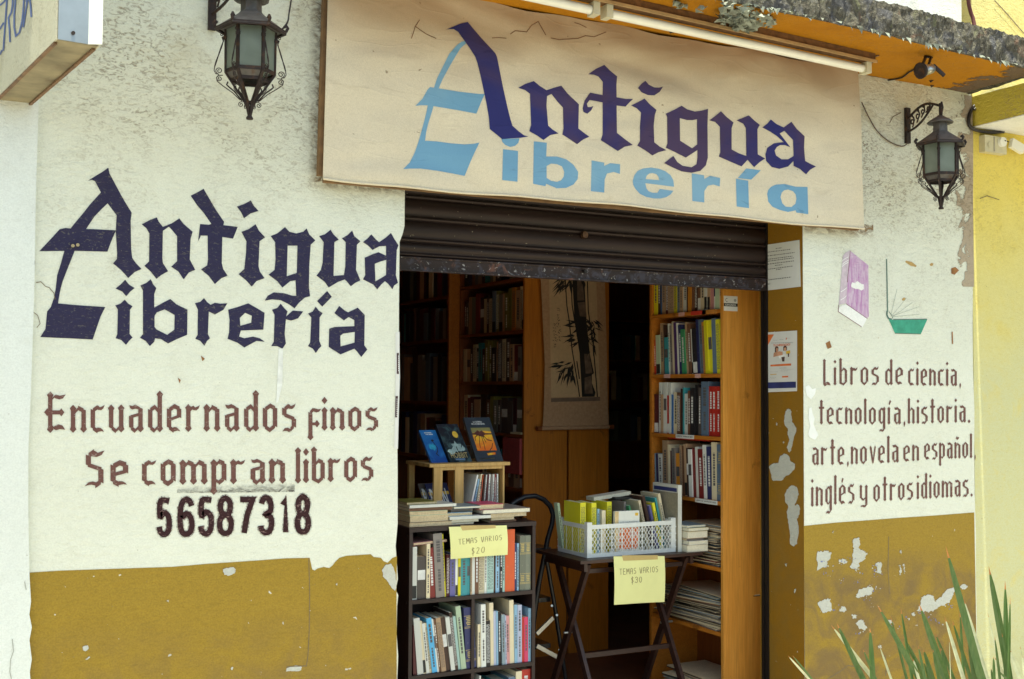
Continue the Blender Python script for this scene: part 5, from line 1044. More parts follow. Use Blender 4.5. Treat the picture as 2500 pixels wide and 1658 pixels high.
za = stack([('brown',A(150),A(690),.020,.415,.2,.0,'pages','brown book with dark red board'), ('cream',A(160),A(655),.026,.418,.2,.01,'pages','thick cream page block'), ('pale green',A(155),A(640),.018,.42,.19,-.02,'pages','cream book with green cover'),
  ('brown',A(150),A(700),.014,.422,.2,.0,'spine','reddish brown book'), ('white',A(150),A(750),.012,.415,.21,.015,'spine','large white book'), ('olive',A(135),A(525),.011,.43,.16,.03,'pages','small picture-covered book')], TOPZ, 'left pile on black bookcase')
stack([('tan',A(665),A(985),.010,.425,.17,0,'pages','small tan book'), ('cream',A(660),A(1040),.012,.42,.18,.0,'pages','tan-edged paperback'), ('white',A(662),A(1185),.013,.415,.2,-.01,'spine','long white book'), ('light blue',A(650),A(970),.015,.43,.18,.0,'pages','light blue book'), (('grey'),A(720),A(1000),.016,.45,.16,0,'spine','grey book half hidden'), ('grey blue',A(725),A(1066),.009,.42,.19,.0,'pages','grey-blue glossy book')], TOPZ, 'middle pile on black bookcase')
stack([('brown',A(1192),A(1530),.010,.43,.19,.0,'spine','dark reddish brown book'), ('cream',A(1205),A(1500),.013,.425,.17,.0,'pages','small tan paperback'), ('cream',A(1192),A(1655),.016,.42,.19,.02,'pages','cream book'), ('grey',A(1090),A(1690),.018,.415,.21,.01,'pages','wide grey book with tan edge'), ('magenta',A(1052),A(1360),.022,.425,.14,.0,'pages','short thick book with red flowered cover')], TOPZ, 'right pile on black bookcase')
stack([('brown', L(955), L(985), .02, .60, .2, 0, 'pages', 'brown book'), ('white', L(945), L(990), .02, .58, .2, 0, 'pages', 'white book'), ('blue', L(950), L(995), .015, .58, .2, 0, 'pages', 'blue book'), ('orange', L(950), L(982), .03, .6, .2, 0, 'pages', 'orange book')], 1.0305 + .05, 'small pile half behind the left door corner')

# ------------------------------------------------------------------ price notes
def note(label, quad, lines, tape, loc, Y):
    o = thing('price_note', label, 'note', loc)
    rows_ = 12; vs = []
    for i in range(rows_ + 1):
        v = i / rows_
        for j in range(7):
            u = j / 6; a = quad[0] + (quad[1] - quad[0]) * u; b = quad[3] + (quad[2] - quad[3]) * u; p = a + (b - a) * v
            p = p + Vector((0, -.006 * math.sin(PI * v) - .004 * v * math.cos(u * 5), 0)); vs.append(p)
    w = MB(); f = [(i*7+j, i*7+j+1, (i+1)*7+j+1, (i+1)*7+j) for i in range(rows_) for j in range(6)]; w.add(vs, f, True); sheet = part(o, 'sheet', w, M_note)
    def S_(u, v):
        a = quad[0] + (quad[1] - quad[0]) * u; b = quad[3] + (quad[2] - quad[3]) * u; p = a + (b - a) * v; return p + Vector((0, -.006 * math.sin(PI * v) - .004 * v * math.cos(u * 5), 0))
    pr = Print(S_, (0, -1, 0), .0008)
    for s, x0, x1, y0, y1, h in lines: pen(pr, s, x0, x1, y0, y1, h, .0075)
    part(sheet, 'handwriting', pr.mb, M_ink, label='handwritten %s' % ' '.join(l[0] for l in lines))
    tp = Print(S_, (0, -1, 0), .0014); tp.poly(tape); part(o, 'tape', tp.mb, M_tape)
Nq = lambda pts, Y: [onY(970 + x / 5.226, 1200 + y / 5.226, Y) for x, y in pts]
note('yellow handwritten price note TEMAS VARIOS $20 taped to the black bookcase', Nq([(658,452),(1396,432),(1405,808),(675,862)], .39), [('TEMAS VARIOS', .14, .90, .56, .48, .17), ('$20', .36, .60, .90, .87, .20)], [(.19,-.03),(.80,-.02),(.80,.08),(.22,.12)], onY(1167,1325,.39), .39)
Nq2 = [onY(1240 + x / 3.148, 1160 + y / 3.148, .545) for x, y in ((812,625),(1204,622),(1202,975),(812,996))]
note('larger yellow handwritten price note TEMAS VARIOS $30 hanging from the folding table', Nq2, [('TEMAS VARIOS', .10, .86, .38, .34, .12), ('$30', .32, .54, .56, .55, .12)], [(.16,-.02),(.86,-.02),(.86,.07),(.18,.09)], onY(1560,1418,.545), .545)

# ------------------------------------------------------------------ wooden stand with display books
ws = thing('wooden_stand', 'raw pine crate stand on the black bookcase holding three displayed books', 'stand', (2.02, .55, 1.0305))
SX0, SX1, SY0, SY1, SZ = 2.016, 2.402, .55, .80, 1.262
for nm, a, b in (('top_board', (SX0, SY0, SZ), (SX1, SY0 + .12, SZ + .014)), ('top_board', (SX0 + .004, SY0 + .128, SZ), (SX1, SY1 + .02, SZ + .014)), ('post', (SX0 + .022, SY0 + .004, 1.031), (SX0 + .062, SY0 + .018, SZ - .0005)), ('post', (2.138, SY0 + .004, 1.031), (2.178, SY0 + .018, SZ - .0005)), ('post', (SX1 - .034, SY0 + .004, 1.031), (SX1 - .026, SY0 + .16, SZ - .0005)), ('rail', (SX0 + .0625, SY0 + .006, SZ - .014), (2.1375, SY0 + .012, SZ - .001)), ('rail', (2.1785, SY0 + .006, SZ - .014), (SX1 - .0345, SY0 + .012, SZ - .001)), ('post', (SX0 + .004, SY1 - .02, 1.031), (SX0 + .03, SY1, SZ - .0005)), ('base_board', (SX0, SY0 + .02, 1.0315), (SX1 - .036, SY1 - .025, 1.038))):
    part(ws, nm, MB().box(a, b), M_pine)
def display(label, cn, xl, wd, h, th, lean, yaw, deco, yy):
    M = Matrix.Translation((xl, yy, SZ + .0145)) @ Matrix.Rotation(yaw, 4, 'Z') @ Matrix.Rotation(math.radians(-lean), 4, 'X')
    t = thing('display_book', label, 'book', M=M, group='books displayed face out on the wooden stand'); ORG[t.name] = Vector((0,0,0))
    c = MB(); c.box((0, 0, 0), (wd, .001, h)); c.box((0, th - .001, 0), (wd, th, h)); c.box((0, .001, 0), (.001, th - .001, h)); cv_ = part(t, 'cover', c, cover(cn))
    part(t, 'pages', MB().box((.0012, .0012, .0005), (wd - .001, th - .0012, h - .001)), M_pagesw)
    pr = Print(lambda x, y: Vector((x * wd, 0, h * (1 - y))), (0, -1, 0), .0003); deco(pr, wd, h, cv_); return t
def blob(pr, cx, cy, rx, ry, n=14, j=.25, seed=1):
    r = random.Random(seed); pr.poly([(cx + rx * (1 + r.uniform(-j, j)) * math.cos(2*PI*i/n), cy + ry * (1 + r.uniform(-j, j)) * math.sin(2*PI*i/n)) for i in range(n)])
def grad(name, a, b, c_, sc=14, z=(0, .2)):
    t = NT(name, .3); p = t.pos(world=False); n = t.noise(p, sc, 5, .8)
    k = t.mix(t.mr(t.sep(p, 2), z[0], z[1]), a, b); t.color(t.mix(t.ramp(n, [(.48, 0.), (.62, 1.)]), k, c_)); return t.m
def d1(pr, wd, h, cv_):
    K = pr.mb; pr.poly([(0,0),(1,0),(1,1),(0,1)]); K.cur = 1; blob(pr, .45, .52, .20, .10, 14, .4, 3); K.cur = 2; pr.stroke([(.55,.34),(.62,.44),(.70,.56),(.62,.66),(.50,.74),(.60,.80)], .035); blob(pr, .56, .33, .08, .035, 9, .2, 2)
    K.cur = 3
    for y, a, b in ((.07,.25,.70),(.12,.30,.74)):
        x = a
        while x < b: pr.poly([(x,y),(x+.055,y),(x+.055,y+.032),(x,y+.032)]); x += .075
    part(cv_, 'cover_print', K, [grad('blue_sea_print', (.015,.07,.30), (.02,.16,.42), (.03,.20,.50)), simple('turquoise_print', (.04,.40,.62), .4, 0, .4, 60), M_blk, M_wprint])
def d2(pr, wd, h, cv_):
    K = pr.mb; pr.poly([(0,0),(1,0),(1,1),(0,1)]); K.cur = 1; pr.poly(circ(.70, .28, .125, .088)); K.cur = 2; blob(pr, .50, .60, .22, .13, 16, .5, 5); blob(pr, .25, .72, .16, .07, 12, .5, 6); blob(pr, .82, .66, .12, .07, 12, .5, 8); K.cur = 3; pr.poly([(.52,.58),(.55,.60),(.56,.70),(.53,.72),(.51,.66)])
    K.cur = 4; pr.poly([(.28,.91),(.72,.91),(.72,.95),(.28,.95)])
    part(cv_, 'cover_print', K, [grad('dark_storm_print', (.01,.02,.025), (.02,.02,.03), (.05,.09,.10), 30), M_yelp, simple('pale_storm_print', (.42,.56,.54), .4, 0, .5, 50), M_blk, simple('steel_blue_print', (.16,.24,.38), .5)])
    tx = MB(); text(tx, 'HOBBIT', (wd * .12, -.002, h * .10), (wd * .78, 0, 0), (0, 0, h * .14), .0); part(cv_, 'title', tx, simple('pale_gold_print', (.62, .48, .22), .4))
def d3(pr, wd, h, cv_):
    K = pr.mb; pr.poly([(0,0),(1,0),(1,1),(0,1)]); K.cur = 1; pr.poly([(.14,.24),(.88,.24),(.88,.76),(.14,.76)]); K.cur = 2; pr.poly([(.14,.24),(.88,.24),(.88,.33),(.6,.31),(.14,.36)]); K.cur = 3; blob(pr, .45, .38, .20, .075, 16, .4, 4); pr.poly([(.14,.36),(.88,.37),(.88,.40),(.14,.40)])
    for l in ([(.38,.42),(.30,.60),(.28,.70)], [(.46,.44),(.46,.62),(.44,.74)], [(.54,.42),(.64,.52),(.80,.54)], [(.50,.44),(.56,.58)], [(.80,.60),(.72,.70),(.60,.76)], [(.34,.40),(.20,.46),(.18,.54)]): pr.stroke(l, .022)
    K.cur = 1; pr.poly([(.46,.82),(.80,.80),(.78,.85),(.48,.87)]); K.cur = 2; pr.poly([(.15,.93),(.7,.92),(.7,.94),(.15,.95)])
    part(cv_, 'cover_print', K, [simple('dark_slate_print', (.03,.04,.055), .4, 0, .3, 20), grad('orange_fire_print', (.72,.12,.02), (.75,.40,.05), (.80,.45,.04), 20, (.05,.18)), simple('olive_sky_print', (.25,.22,.08), .5), simple('dark_rust_print', (.12,.03,.02), .5, 0, .4, 60)])
    tx = MB(); text(tx, 'LA GUERRA', (wd * .30, -.002, h * .875), (wd * .34, 0, 0), (0, 0, h * .035), .02); text(tx, 'DE LOS MUNDOS', (wd * .22, -.002, h * .825), (wd * .50, 0, 0), (0, 0, h * .035), .02); part(cv_, 'title', tx, M_wprint)
display('blue paperback, leftmost of the three books displayed on the wooden stand', 'blue', onY(1054,1112,.62).x, .082, .178, .012, 40, .10, d1, .62)
display('black paperback with a yellow disc, middle of the three displayed on the wooden stand', 'black', onY(1099,1112,.62).x, .112, .205, .022, 38, .12, d2, .615)
display('large dark book with an orange picture, rightmost on the wooden stand', 'dark grey', onY(1164,1112,.62).x, .130, .238, .014, 37, .0, d3, .615)
# magazines and thin books inside the stand
for i, (cn, x, ln, h, wd) in enumerate((('white', 2.205, -13, .19, .007), ('light blue', 2.222, -11, .17, .006), ('cream', 2.238, -9, .19, .009), ('vermilion', 2.252, -6, .185, .008), ('dark brown', 2.266, -6, .185, .005), ('white', 2.276, -5, .185, .005), ('maroon', 2.287, -4, .185, .006), ('white', 2.298, -3, .185, .006), ('grey', 2.309, -3, .185, .006), ('white', 2.320, -2, .185, .006), ('dark red', 2.331, -1, .185, .007), ('white', 2.345, 0, .185, .006))):
    M = Matrix.Translation((x, .565, 1.0385)) @ Matrix.Rotation(math.radians(-ln), 4, 'Y'); book(cn, wd, h, .15, M, 'thin %s book, %s from left in the right half of the wooden stand' % (cn, NUM[i+1]), style='title' if i % 2 else None, group='thin books inside the wooden stand')
for i, (cn, x, ln) in enumerate((('dark grey', 2.035, 10), ('navy', 2.06, 14))):
    M = Matrix.Translation((x, .60 - .02 * i, 1.0385)) @ Matrix.Rotation(.25, 4, 'Z') @ Matrix.Rotation(math.radians(-28), 4, 'X'); t = thing('magazine', ('dark magazine with big white letters leaning in the left half of the wooden stand', 'navy comic magazine leaning behind the left post of the wooden stand')[i], 'magazine', M=M); ORG[t.name] = Vector((0,0,0))
    part(t, 'cover', MB().box((0, 0, 0), (.12, .004, .165)), cover(cn)); tx = MB(); text(tx, 'PLANK'[0:4] if i else 'PLAN', (.01, -.0008, .05), (.09, 0, 0), (0, 0, .09), .02); part(t, 'lettering', tx, M_wprint); mm = MB(); mm.box((.005, -.0006, .11), (.115, 0, .125)); part(t, 'yellow_strip', mm, M_yelp)

# ------------------------------------------------------------------ folding table and crate
ft = thing('folding_table', 'dark wooden folding table with crossed legs under the white crate', 'table', (3.10, .75, .06))
TZ = .8195
for i in range(4):
    y0 = .548 + i * .1035; part(ft, 'top_slat', MB().box((2.764, y0, TZ - .014), (3.45, y0 + .102, TZ)), M_table)
part(ft, 'apron', MB().box((2.80, .575, TZ - .055), (2.818, .935, TZ - .0145)), M_table); part(ft, 'apron', MB().box((3.395, .575, TZ - .055), (3.413, .935, TZ - .0145)), M_table)
for x in (2.835, 3.385):
    part(ft, 'leg', MB().bar((x, .60, TZ - .02), (x + .0, .98, .06), .018, .034, up=(0, 1, 0)), M_table); part(ft, 'leg', MB().bar((x + .021 * (1 if x < 3 else -1), .93, TZ - .02), (x + .021 * (1 if x < 3 else -1), .52, .06), .018, .034, up=(0, 1, 0)), M_table)
    part(ft, 'pivot_bolt', MB().tube([(x - .03, .765, .455), (x + .04, .765, .455)], .006, 8), M_steel)
part(ft, 'crossbar', MB().bar((2.86, .70, .355), (3.37, .70, .355), .018, .022), M_table); part(ft, 'crossbar', MB().bar((2.86, .60, .15), (3.37, .60, .15), .018, .022), M_table); part(ft, 'crossbar', MB().bar((2.84, .62, TZ - .06), (3.38, .62, TZ - .06), .014, .02), M_table)
cr = thing('plastic_crate', 'white plastic lattice crate full of books on the folding table', 'crate', (3.09, .75, TZ + .0005))
CX0, CX1, CY0, CY1, CZ = 2.840, 3.338, .615, .885, TZ + .0005; CH = .150
w = MB(); w.box((CX0 + .004, CY0 + .004, CZ), (CX1 - .004, CY1 - .004, CZ + .006)); part(cr, 'floor', w, M_crate)
def lattice(p0, ux, L_, H, nrm, label):
    w = MB(); U = Vector(ux); Z = Vector((0,0,1)); n = Vector(nrm) * .003; P = Vector(p0)
    def rect(u0, u1, z0, z1, dd=1.): w.prism([P + U*u0 + Z*z0, P + U*u1 + Z*z0, P + U*u1 + Z*z1, P + U*u0 + Z*z1], n * dd)
    rect(0, L_, 0, .018, 1.3); rect(0, L_, H - .020, H, 1.3)
    npan = max(3, round(L_ / .056)); pw = L_ / npan
    for i in range(npan + 1):
        c = i * pw; rect(max(0, c - .0024), min(L_, c + .0024), .018, H - .020, 1.1)
    def diag(a, b, k):
        d = (b - a).normalized(); q = Vector((-d.y, d.x)) * .0013; o = n * (.25 + .3 * k)
        w.prism([P + U*t.x + Z*t.y + o for t in (a - q, b - q, b + q, a + q)], n * .25)
    for i in range(npan):
        u0 = i * pw + .0035; u1 = (i + 1) * pw - .0035; z0, z1 = .018, H - .020; ww = u1 - u0; st = .0185; sl = 1.55
        for k in range(-4, 12):
            for s in (1, -1):
                # line z = z0 + k*st*sl +- sl*(u-u0)
                za = z0 + k * st * 1.55; pts = []
                f = lambda u: za + (sl * (u - u0) if s > 0 else sl * (u1 - u))
                ua, ub = u0, u1; 
                if s > 0: ua = max(u0, u0 + (z0 - za) / sl); ub = min(u1, u0 + (z1 - za) / sl)
                else: ub = min(u1, u1 - (z0 - za) / sl); ua = max(u0, u1 - (z1 - za) / sl)
                if ub - ua > .003: diag(Vector((ua, f(ua))), Vector((ub, f(ub))), s > 0)
    part(cr, 'side_lattice', w, M_crate, label)
lattice((CX0 + .022, CY0 + .004, CZ), (1,0,0), CX1 - CX0 - .044, CH, (0,-1,0), None); lattice((CX0 + .022, CY1, CZ), (1,0,0), CX1 - CX0 - .044, CH, (0,-1,0), None)
lattice((CX0 + .004, CY0 + .022, CZ), (0,1,0), CY1 - CY0 - .044, CH, (-1,0,0), None); lattice((CX1, CY0 + .022, CZ), (0,1,0), CY1 - CY0 - .044, CH, (-1,0,0), None)
for x in (CX0, CX1 - .026):
    for y in (CY0, CY1 - .026):
        w = MB(); w.box((x, y, CZ), (x + .026, y + .026, CH + CZ + .012)); 
        for k in range(4): w.box((x - .0015, y - .0015, CZ + .02 + k * .032), (x + .0275, y + .0275, CZ + .026 + k * .032))
        part(cr, 'corner_post', w, M_crate)
CZ2 = CZ + .0065
def cbook(cn, x, y, wd, h, d, label, ln=0., yaw=0., style=None, name='book', hard=False):
    M = Matrix.Translation((x, y, CZ2)) @ Matrix.Rotation(yaw, 4, 'Z') @ Matrix.Rotation(math.radians(-ln), 4, 'Y')
    return book(cn, wd, h * 1.17, d, M, label, style=style, hard=hard, group='books standing in the white crate')
Cx = lambda x, y=.68: onY(1340 + x / 5.375, 1280, y).x
cbook('pale green', Cx(185,.84), .84, .012, .195, .035, 'pale green thin book leaning at the left end of the white crate', 8)
cbook('bright yellow', Cx(455,.70)-.030, .68, .030, .206, .15, 'thick bright yellow book, left one with a wide olive side, in the white crate', 0, .0, 'lines')
cbook('bright yellow', Cx(560,.68), .68, .026, .203, .14, 'bright yellow book, middle of the three yellow ones in the white crate', 0, 0, 'lines')
cbook('light blue', Cx(638,.68), .68, .010, .178, .13, 'thin light blue book beside the middle yellow book in the crate', 0, 0)
cbook('cream', Cx(682,.68), .67, .020, .172, .13, 'cream paperback in front of the blue one in the crate', 0, 0)
cbook('bright yellow', Cx(762,.71), .71, .026, .202, .14, 'bright yellow book, rightmost of the three upright yellow ones in the crate', 0, 0, 'lines')
cbook('grey', Cx(985,.72), .72, .012, .198, .14, 'translucent grey case in the middle of the crate', 0, 0)
cbook('green', Cx(1180,.70), .70, .011, .190, .13, 'green-spined book leaning in the middle of the crate', 16, 0)
cbook('cream', Cx(1305,.69), .69, .014, .208, .14, 'cream paperback leaning left right of the middle of the crate', 14, 0)
cbook('dark brown', Cx(1360,.70), .70, .016, .225, .15, 'dark brown book leaning left beside the cream paperback in the crate', 13.5, 0)
cbook('violet', Cx(1420,.69), .69, .012, .185, .13, 'multicoloured small violet book leaning left in the crate', 13, 0, 'label')
cbook('bright yellow', Cx(1470,.685), .685, .014, .195, .12, 'small bright yellow book leaning left in the right half of the crate', 13, 0, 'title')
cbook('teal', Cx(1515,.70), .70, .010, .215, .13, 'teal book leaning between the small yellow and the tall cream one in the crate', 13, 0)
cbook('cream', Cx(1560,.69), .69, .014, .232, .15, 'tall pale yellow book leaning at the right end of the crate', 12.5, 0, 'title')
M = Matrix.Translation((Cx(520,.86), .86, CZ2 + .232)) @ Matrix.Rotation(-.10, 4, 'Y'); t = thing('paper_sheets', 'cream sheaf of papers lying across the back of the crate books', 'papers', M=M); ORG[t.name] = Vector((0,0,0)); part(t, 'sheets', MB().box((0, -.05, 0), (.215, .02, .018)), M_pagesw)
M = Matrix.Translation((Cx(872,.78), .78, CZ2 + .237)) @ Matrix.Rotation(.03, 4, 'Y'); t = thing('video_case', 'black flat case lying on top of the books in the middle of the crate', 'case', M=M); ORG[t.name] = Vector((0,0,0)); part(t, 'shell', MB().box((0, 0, 0), (.10, .16, .011)), M_blk)
# the paperback standing face-on behind the lattice
M = Matrix.Translation((Cx(866,.632), .632, CZ2)) @ Matrix.Rotation(-.04, 4, 'Z'); t = thing('paperback', 'cream paperback with an orange picture standing face out in the crate', 'book', M=M); ORG[t.name] = Vector((0,0,0))
c = MB(); pw = Cx(1180,.63) - Cx(866,.63); ph_ = .198; c.box((0, 0, 0), (pw, .0012, ph_)); c.box((0, .014, 0), (pw, .0152, ph_)); c.box((0, .0012, 0), (.0012, .014, ph_)); cv_ = part(t, 'cover', c, cover('white')); part(t, 'pages', MB().box((.0013, .0013, .0005), (pw - .001, .0138, ph_ - .001)), M_pagesw)
pr = Print(lambda x, y: Vector((x * pw, 0, ph_ * (1 - y))), (0,-1,0), .0003); pr.poly([(0,0),(.16,0),(.12,1),(0,1)]); pr.mb.cur = 1; pr.poly([(.20,.40),(.96,.40),(.92,.90),(.16,.90)]); pr.mb.cur = 2; pr.poly(circ(.74, .55, .18, .07)); pr.mb.cur = 3; pr.poly([(.82,.05),(.95,.05),(.95,.12),(.82,.12)])
part(cv_, 'cover_print', pr.mb, [simple('pale_orange_print', (.74,.55,.28), .6), M_orp, M_pink, M_yelp])
tx = MB(); text(tx, 'LOS CALIFORNIAS', (pw * .22, -.0016, ph_ * .72), (pw * .70, 0, 0), (0, 0, ph_ * .04), .0); part(cv_, 'title', tx, M_lgr)
# binder right of the crate
bx = Cx(1702,.56); M = Matrix.Translation((3.341, .60, TZ + .0005)); t = thing('binder', 'tall white and grey binder standing at the right end of the crate', 'binder', M=M); ORG[t.name] = Vector((0,0,0))
part(t, 'cover', MB().box((0, 0, 0), (.022, .21, .318)), simple('white_binder', (.66,.66,.60), .6, 0, .1, 20)); w = MB(); w.box((-.001, .01, .285), (-.0002, .20, .303)); part(t, 'navy_band', w, M_navp); w = MB(); w.box((-.0008, .002, .001), (-.0001, .208, .280)); part(t, 'grey_side', w, simple('grey_beige_board', (.30,.27,.20), .8, 0, .2, 90))
stack([('brown',3.366,3.490,.036,.56,.16,0,'pages','thick tan-paged book'), ('white',3.372,3.488,.018,.555,.15,.02,'pages','white-paged book'), ('grey',3.370,3.470,.012,.57,.15,0,'spine','thin grey book'), ('tan',3.368,3.486,.034,.56,.16,-.01,'pages','thick cream-paged book'), ('olive',3.370,3.493,.017,.555,.16,.02,'pages','olive-covered book'), ('grey blue',3.366,3.480,.012,.56,.17,.04,'pages','grey-blue magazine')], TZ + .0005, 'pile at right end of folding table', 'books piled at the right end of the table')

# ------------------------------------------------------------------ step ladder behind the table
lad = thing('step_ladder', 'folding step ladder with black curved handle and steel braces behind the table', 'ladder', (2.85, 1.15, .06))
q = lambda x, y, Y=1.12: onY(1230 + x / 3.278, 1180 + y / 3.278, Y)
for dy in (0, .30):
    hd = [q(60,170,1.12+dy*.2), q(100,140,1.12+dy*.2), q(170,108,1.12+dy*.2), q(250,100,1.12+dy*.2), q(320,130,1.12+dy*.2), q(370,180,1.12+dy*.2), q(395,250,1.12+dy*.2), q(385,330,1.12+dy*.2), q(350,450,1.12+dy*.2), q(330,560,1.12+dy*.2), q(290,750,1.12+dy*.2), q(262,920,1.12+dy*.2), q(190,1500,1.12+dy*.2)]
    if dy: continue
    part(lad, 'handle_tube', MB().tube(hd, .013, 10), M_tube)
hd2 = [p + Vector((.02, .32, 0)) for p in hd[7:]]; part(lad, 'side_tube', MB().tube(hd2, .012, 8), M_tube)
for Y in (1.10, 1.42): part(lad, 'rear_leg', MB().tube([q(340,600,Y), q(400,940,Y), q(460,1330,Y), q(500,1600,Y)], .011, 8), M_tube)
for (a, b, c, d) in ((262,1205,392,1075), (262,1300,445,1400)): part(lad, 'steel_brace', MB().bar(q(a,b,1.09), q(c,d,1.09), .012, .020), M_steel)
for z in (.78, .53, .30):
    cpt = q(300, 930, 1.12); part(lad, 'step', MB().box((cpt.x - .10 - (.78 - z) * .2, 1.13, z), (cpt.x + .06, 1.42, z + .022)), M_tube)
w = MB()
for p in ((385,980),(425,1055),(447,1333)): w.tube([q(*p, 1.085), q(*p, 1.075)], .006, 8)
part(lad, 'bolt', w, M_steel)

# ------------------------------------------------------------------ the right bookcase, spines facing the passage
XB = 3.494
rc = thing('bookcase', 'tall varnished orange bookcase at the right of the doorway with spines facing left', 'bookcase', (3.65, .75, .06))
part(rc, 'end_panel', MB().box((XB, .45, .06), (3.80, .468, 2.6)), M_orange)
part(rc, 'far_end_panel', MB().box((XB, 1.042, .06), (3.80, 1.060, 2.6)), M_oshelf); part(rc, 'back_panel', MB().box((3.786, .4685, .06), (3.80, 1.0415, 2.6)), M_dkwood)
SH = [2.31, 1.985, 1.675, 1.372, 1.065, .75, .445, .10]
for z in SH: part(rc, 'shelf', MB().box((XB + .001, .4685, z - .018), (3.7855, 1.0415, z)), M_oshelf)
def slabel(Y0, Y1, z, mat, txt=None):
    w = MB(); w.box((XB - .0012, Y0, z - .019), (XB + .0004, Y1, z + .001)); o = part(rc, 'shelf_label', w, mat)
    if txt: tx = MB(); text(tx, txt, (XB - .0022, Y1 - .008, z - .013), (0, -(Y1 - Y0) + .016, 0), (0, 0, .009), .01); part(o, 'lettering', tx, M_dgr)
LY = lambda px, z: onX(px, 1000, XB).y
slabel(LY(1750, 0), LY(1715, 0), 1.985, simple('amber_label', (.62,.25,.05), .6)); slabel(LY(1724, 0), LY(1687, 0), 1.985, M_redp, 'OFERTA'[0:0] or None); slabel(LY(1671, 0), LY(1657, 0), 1.985, M_pink)
slabel(LY(1710,0), LY(1697,0), 1.675, M_pink); slabel(LY(1636,0), LY(1621,0), 1.675, M_pink)
slabel(LY(1694,0), LY(1650,0), 1.372, M_paper, 'LIBROS VARIOS $50'); slabel(LY(1751,0), LY(1697,0), 1.065, M_paper, 'LIBROS VARIOS $50')
def rowX(specs, z, where, hmax, xa=XB + .012, y0=1.0405, ln=.570, depth=.18, group='books in the tall orange bookcase'): row(specs, (xa, y0, z), ln, 'X', where, 'X', hmax, depth, False, group)
RC = 'of orange bookcase'
rowX([('yellow',9,.26),('dark brown',6,.24),('blue',5,.26),('tan',8,.25),('maroon',6,.26),('tan',15,.24,0,'lines'),('yellow',7,.25),('slate blue',7,.22),('tan',7,.25),('white',9,.26,0,'title'),('dark brown',3,.24),('orange',7,.25),('brown',9,.24),('dark brown',5,.25),('brown',7,.25),('cream',9,.26,0,'title'),('white',6,.26),('tan',6,.25),('pink',8,.25),('navy',4,.25),('pale green',9,.26),('cream',6,.26)], 1.9855, 'top visible shelf ' + RC, .285)
rowX([('red',5,.18,3),('pale green',11,.205,2,'low'),('tan',9,.265,2,'title'),('dark brown',4,.255,2),('teal',10,.19,2,'label'),('white',4,.26,3),('grey',6,.25,3),('cream',5,.27,3),('purple',8,.265,3.5),('white',4,.26,3.5),('navy',8,.25,4,'title'),('green',9,.225,4,'title'),('tan',5,.26,4),('brown',8,.25,4),('white',4,.225,4),('black',11,.225,4,'low'),('navy',5,.27,4),('slate blue',9,.268,4,'two'),('orange',6,.255,4),('yellow',7,.262,4),('bright yellow',9,.262,4),('slate blue',9,.268,3),('bright yellow',9,.262,3),('brown',4,.25,1)], 1.6755, 'second visible shelf ' + RC, .29)
rowX([('maroon',10,.20),('white',5,.262),('tan',6,.20),('white',8,.262,0,'label'),('red',6,.195),('white',5,.26),('blue',4,.20),('cream',9,.212,0,'title'),('brown',7,.21),('dark brown',5,.23),('teal',3,.235),('white',7,.205,0,'title'),('brown',6,.22),('black',9,.235,0,'title'),('black',9,.25),('dark grey',6,.235,0,'title'),('slate blue',14,.265,0,'two'),('red',8,.242,0,'two'),('red',8,.242,0,'two'),('red',8,.242,0,'two'),('dark brown',5,.245)], 1.3725, 'third visible shelf ' + RC, .28)
rowX([('light blue',4,.20,4),('navy',7,.20,3),('white',8,.20,3,'two'),('tan',11,.27,1,'title'),('cream',4,.25,1),('maroon',6,.22,1),('grey',7,.235,2,'title'),('orange',8,.21,2,'label'),('tan',5,.25,2),('brown',5,.25,2),('tan',5,.26,3),('dark brown',4,.24,3),('white',7,.235,3),('dark red',7,.24,3),('white',6,.25,3),('dark red',9,.24,3,'title'),('white',6,.262,3),('navy',9,.255,2),('cream',10,.278,1,'title'),('slate blue',11,.27,0,'bands')], 1.0655, 'fourth visible shelf ' + RC, .28)
M = Matrix.Translation((XB + .015, .98, 1.0655 + .262)) @ Matrix.Rotation(-PI/2, 4, 'Z'); t = thing('book', 'dark red book lying flat on top of the books of the fourth visible shelf', 'book', M=Matrix.Translation((XB + .03, .60, 1.0655 + .280))); ORG[t.name] = Vector((0,0,0)); part(t, 'cover', MB().box((0, 0, 0), (.15, .34, .018)), cover('red'))
def pile(x, y0, y1, z, n, where, seed, th=.007, dep=.20):
    r = random.Random(seed); tl = r.uniform(-.02, .04)
    for i in range(n):
        t_ = th * r.uniform(.6, 1.5); a = r.uniform(-.16, .16); dy = r.uniform(-.03, .03); cn = r.choice(['cream','grey','tan','dark grey','grey','brown','grey blue','dark red','dark brown','dark brown','slate blue','black','black','dark grey'])
        m = MB(); m.box((0, 0, 0), (dep, y1 - y0, t_ * .45)); m.cur = 1; m.box((.001, .001, t_ * .45), (dep - .001, y1 - y0 - .001, t_ * .9))
        Mx = Matrix.Translation((x + r.uniform(-.012, .02) + max(0, a) * .1, y0 + dy, z)) @ Matrix.Rotation(a, 4, 'Z') @ Matrix.Rotation(tl, 4, 'X'); z += t_
        o = solo('magazine', m, [cover(cn), M_pages], '%s magazine, %s from bottom, pile %s' % (cn, NUM[i+1], where), 'magazine', group='piled magazines', M=Mx)
    return z
pile(XB + .012, .50, .80, .7505, 22, 'near end of orange bookcase fifth shelf', 3, .008)
pile(XB + .012, .84, 1.03, .7505, 14, 'far end of orange bookcase fifth shelf', 5, .008)
pile(XB + .010, .50, .98, .4455, 20, 'orange bookcase sixth shelf', 8, .0085, .22)
pile(XB - .02, .49, .90, .1005, 12, 'orange bookcase bottom shelf', 9, .008, .24)
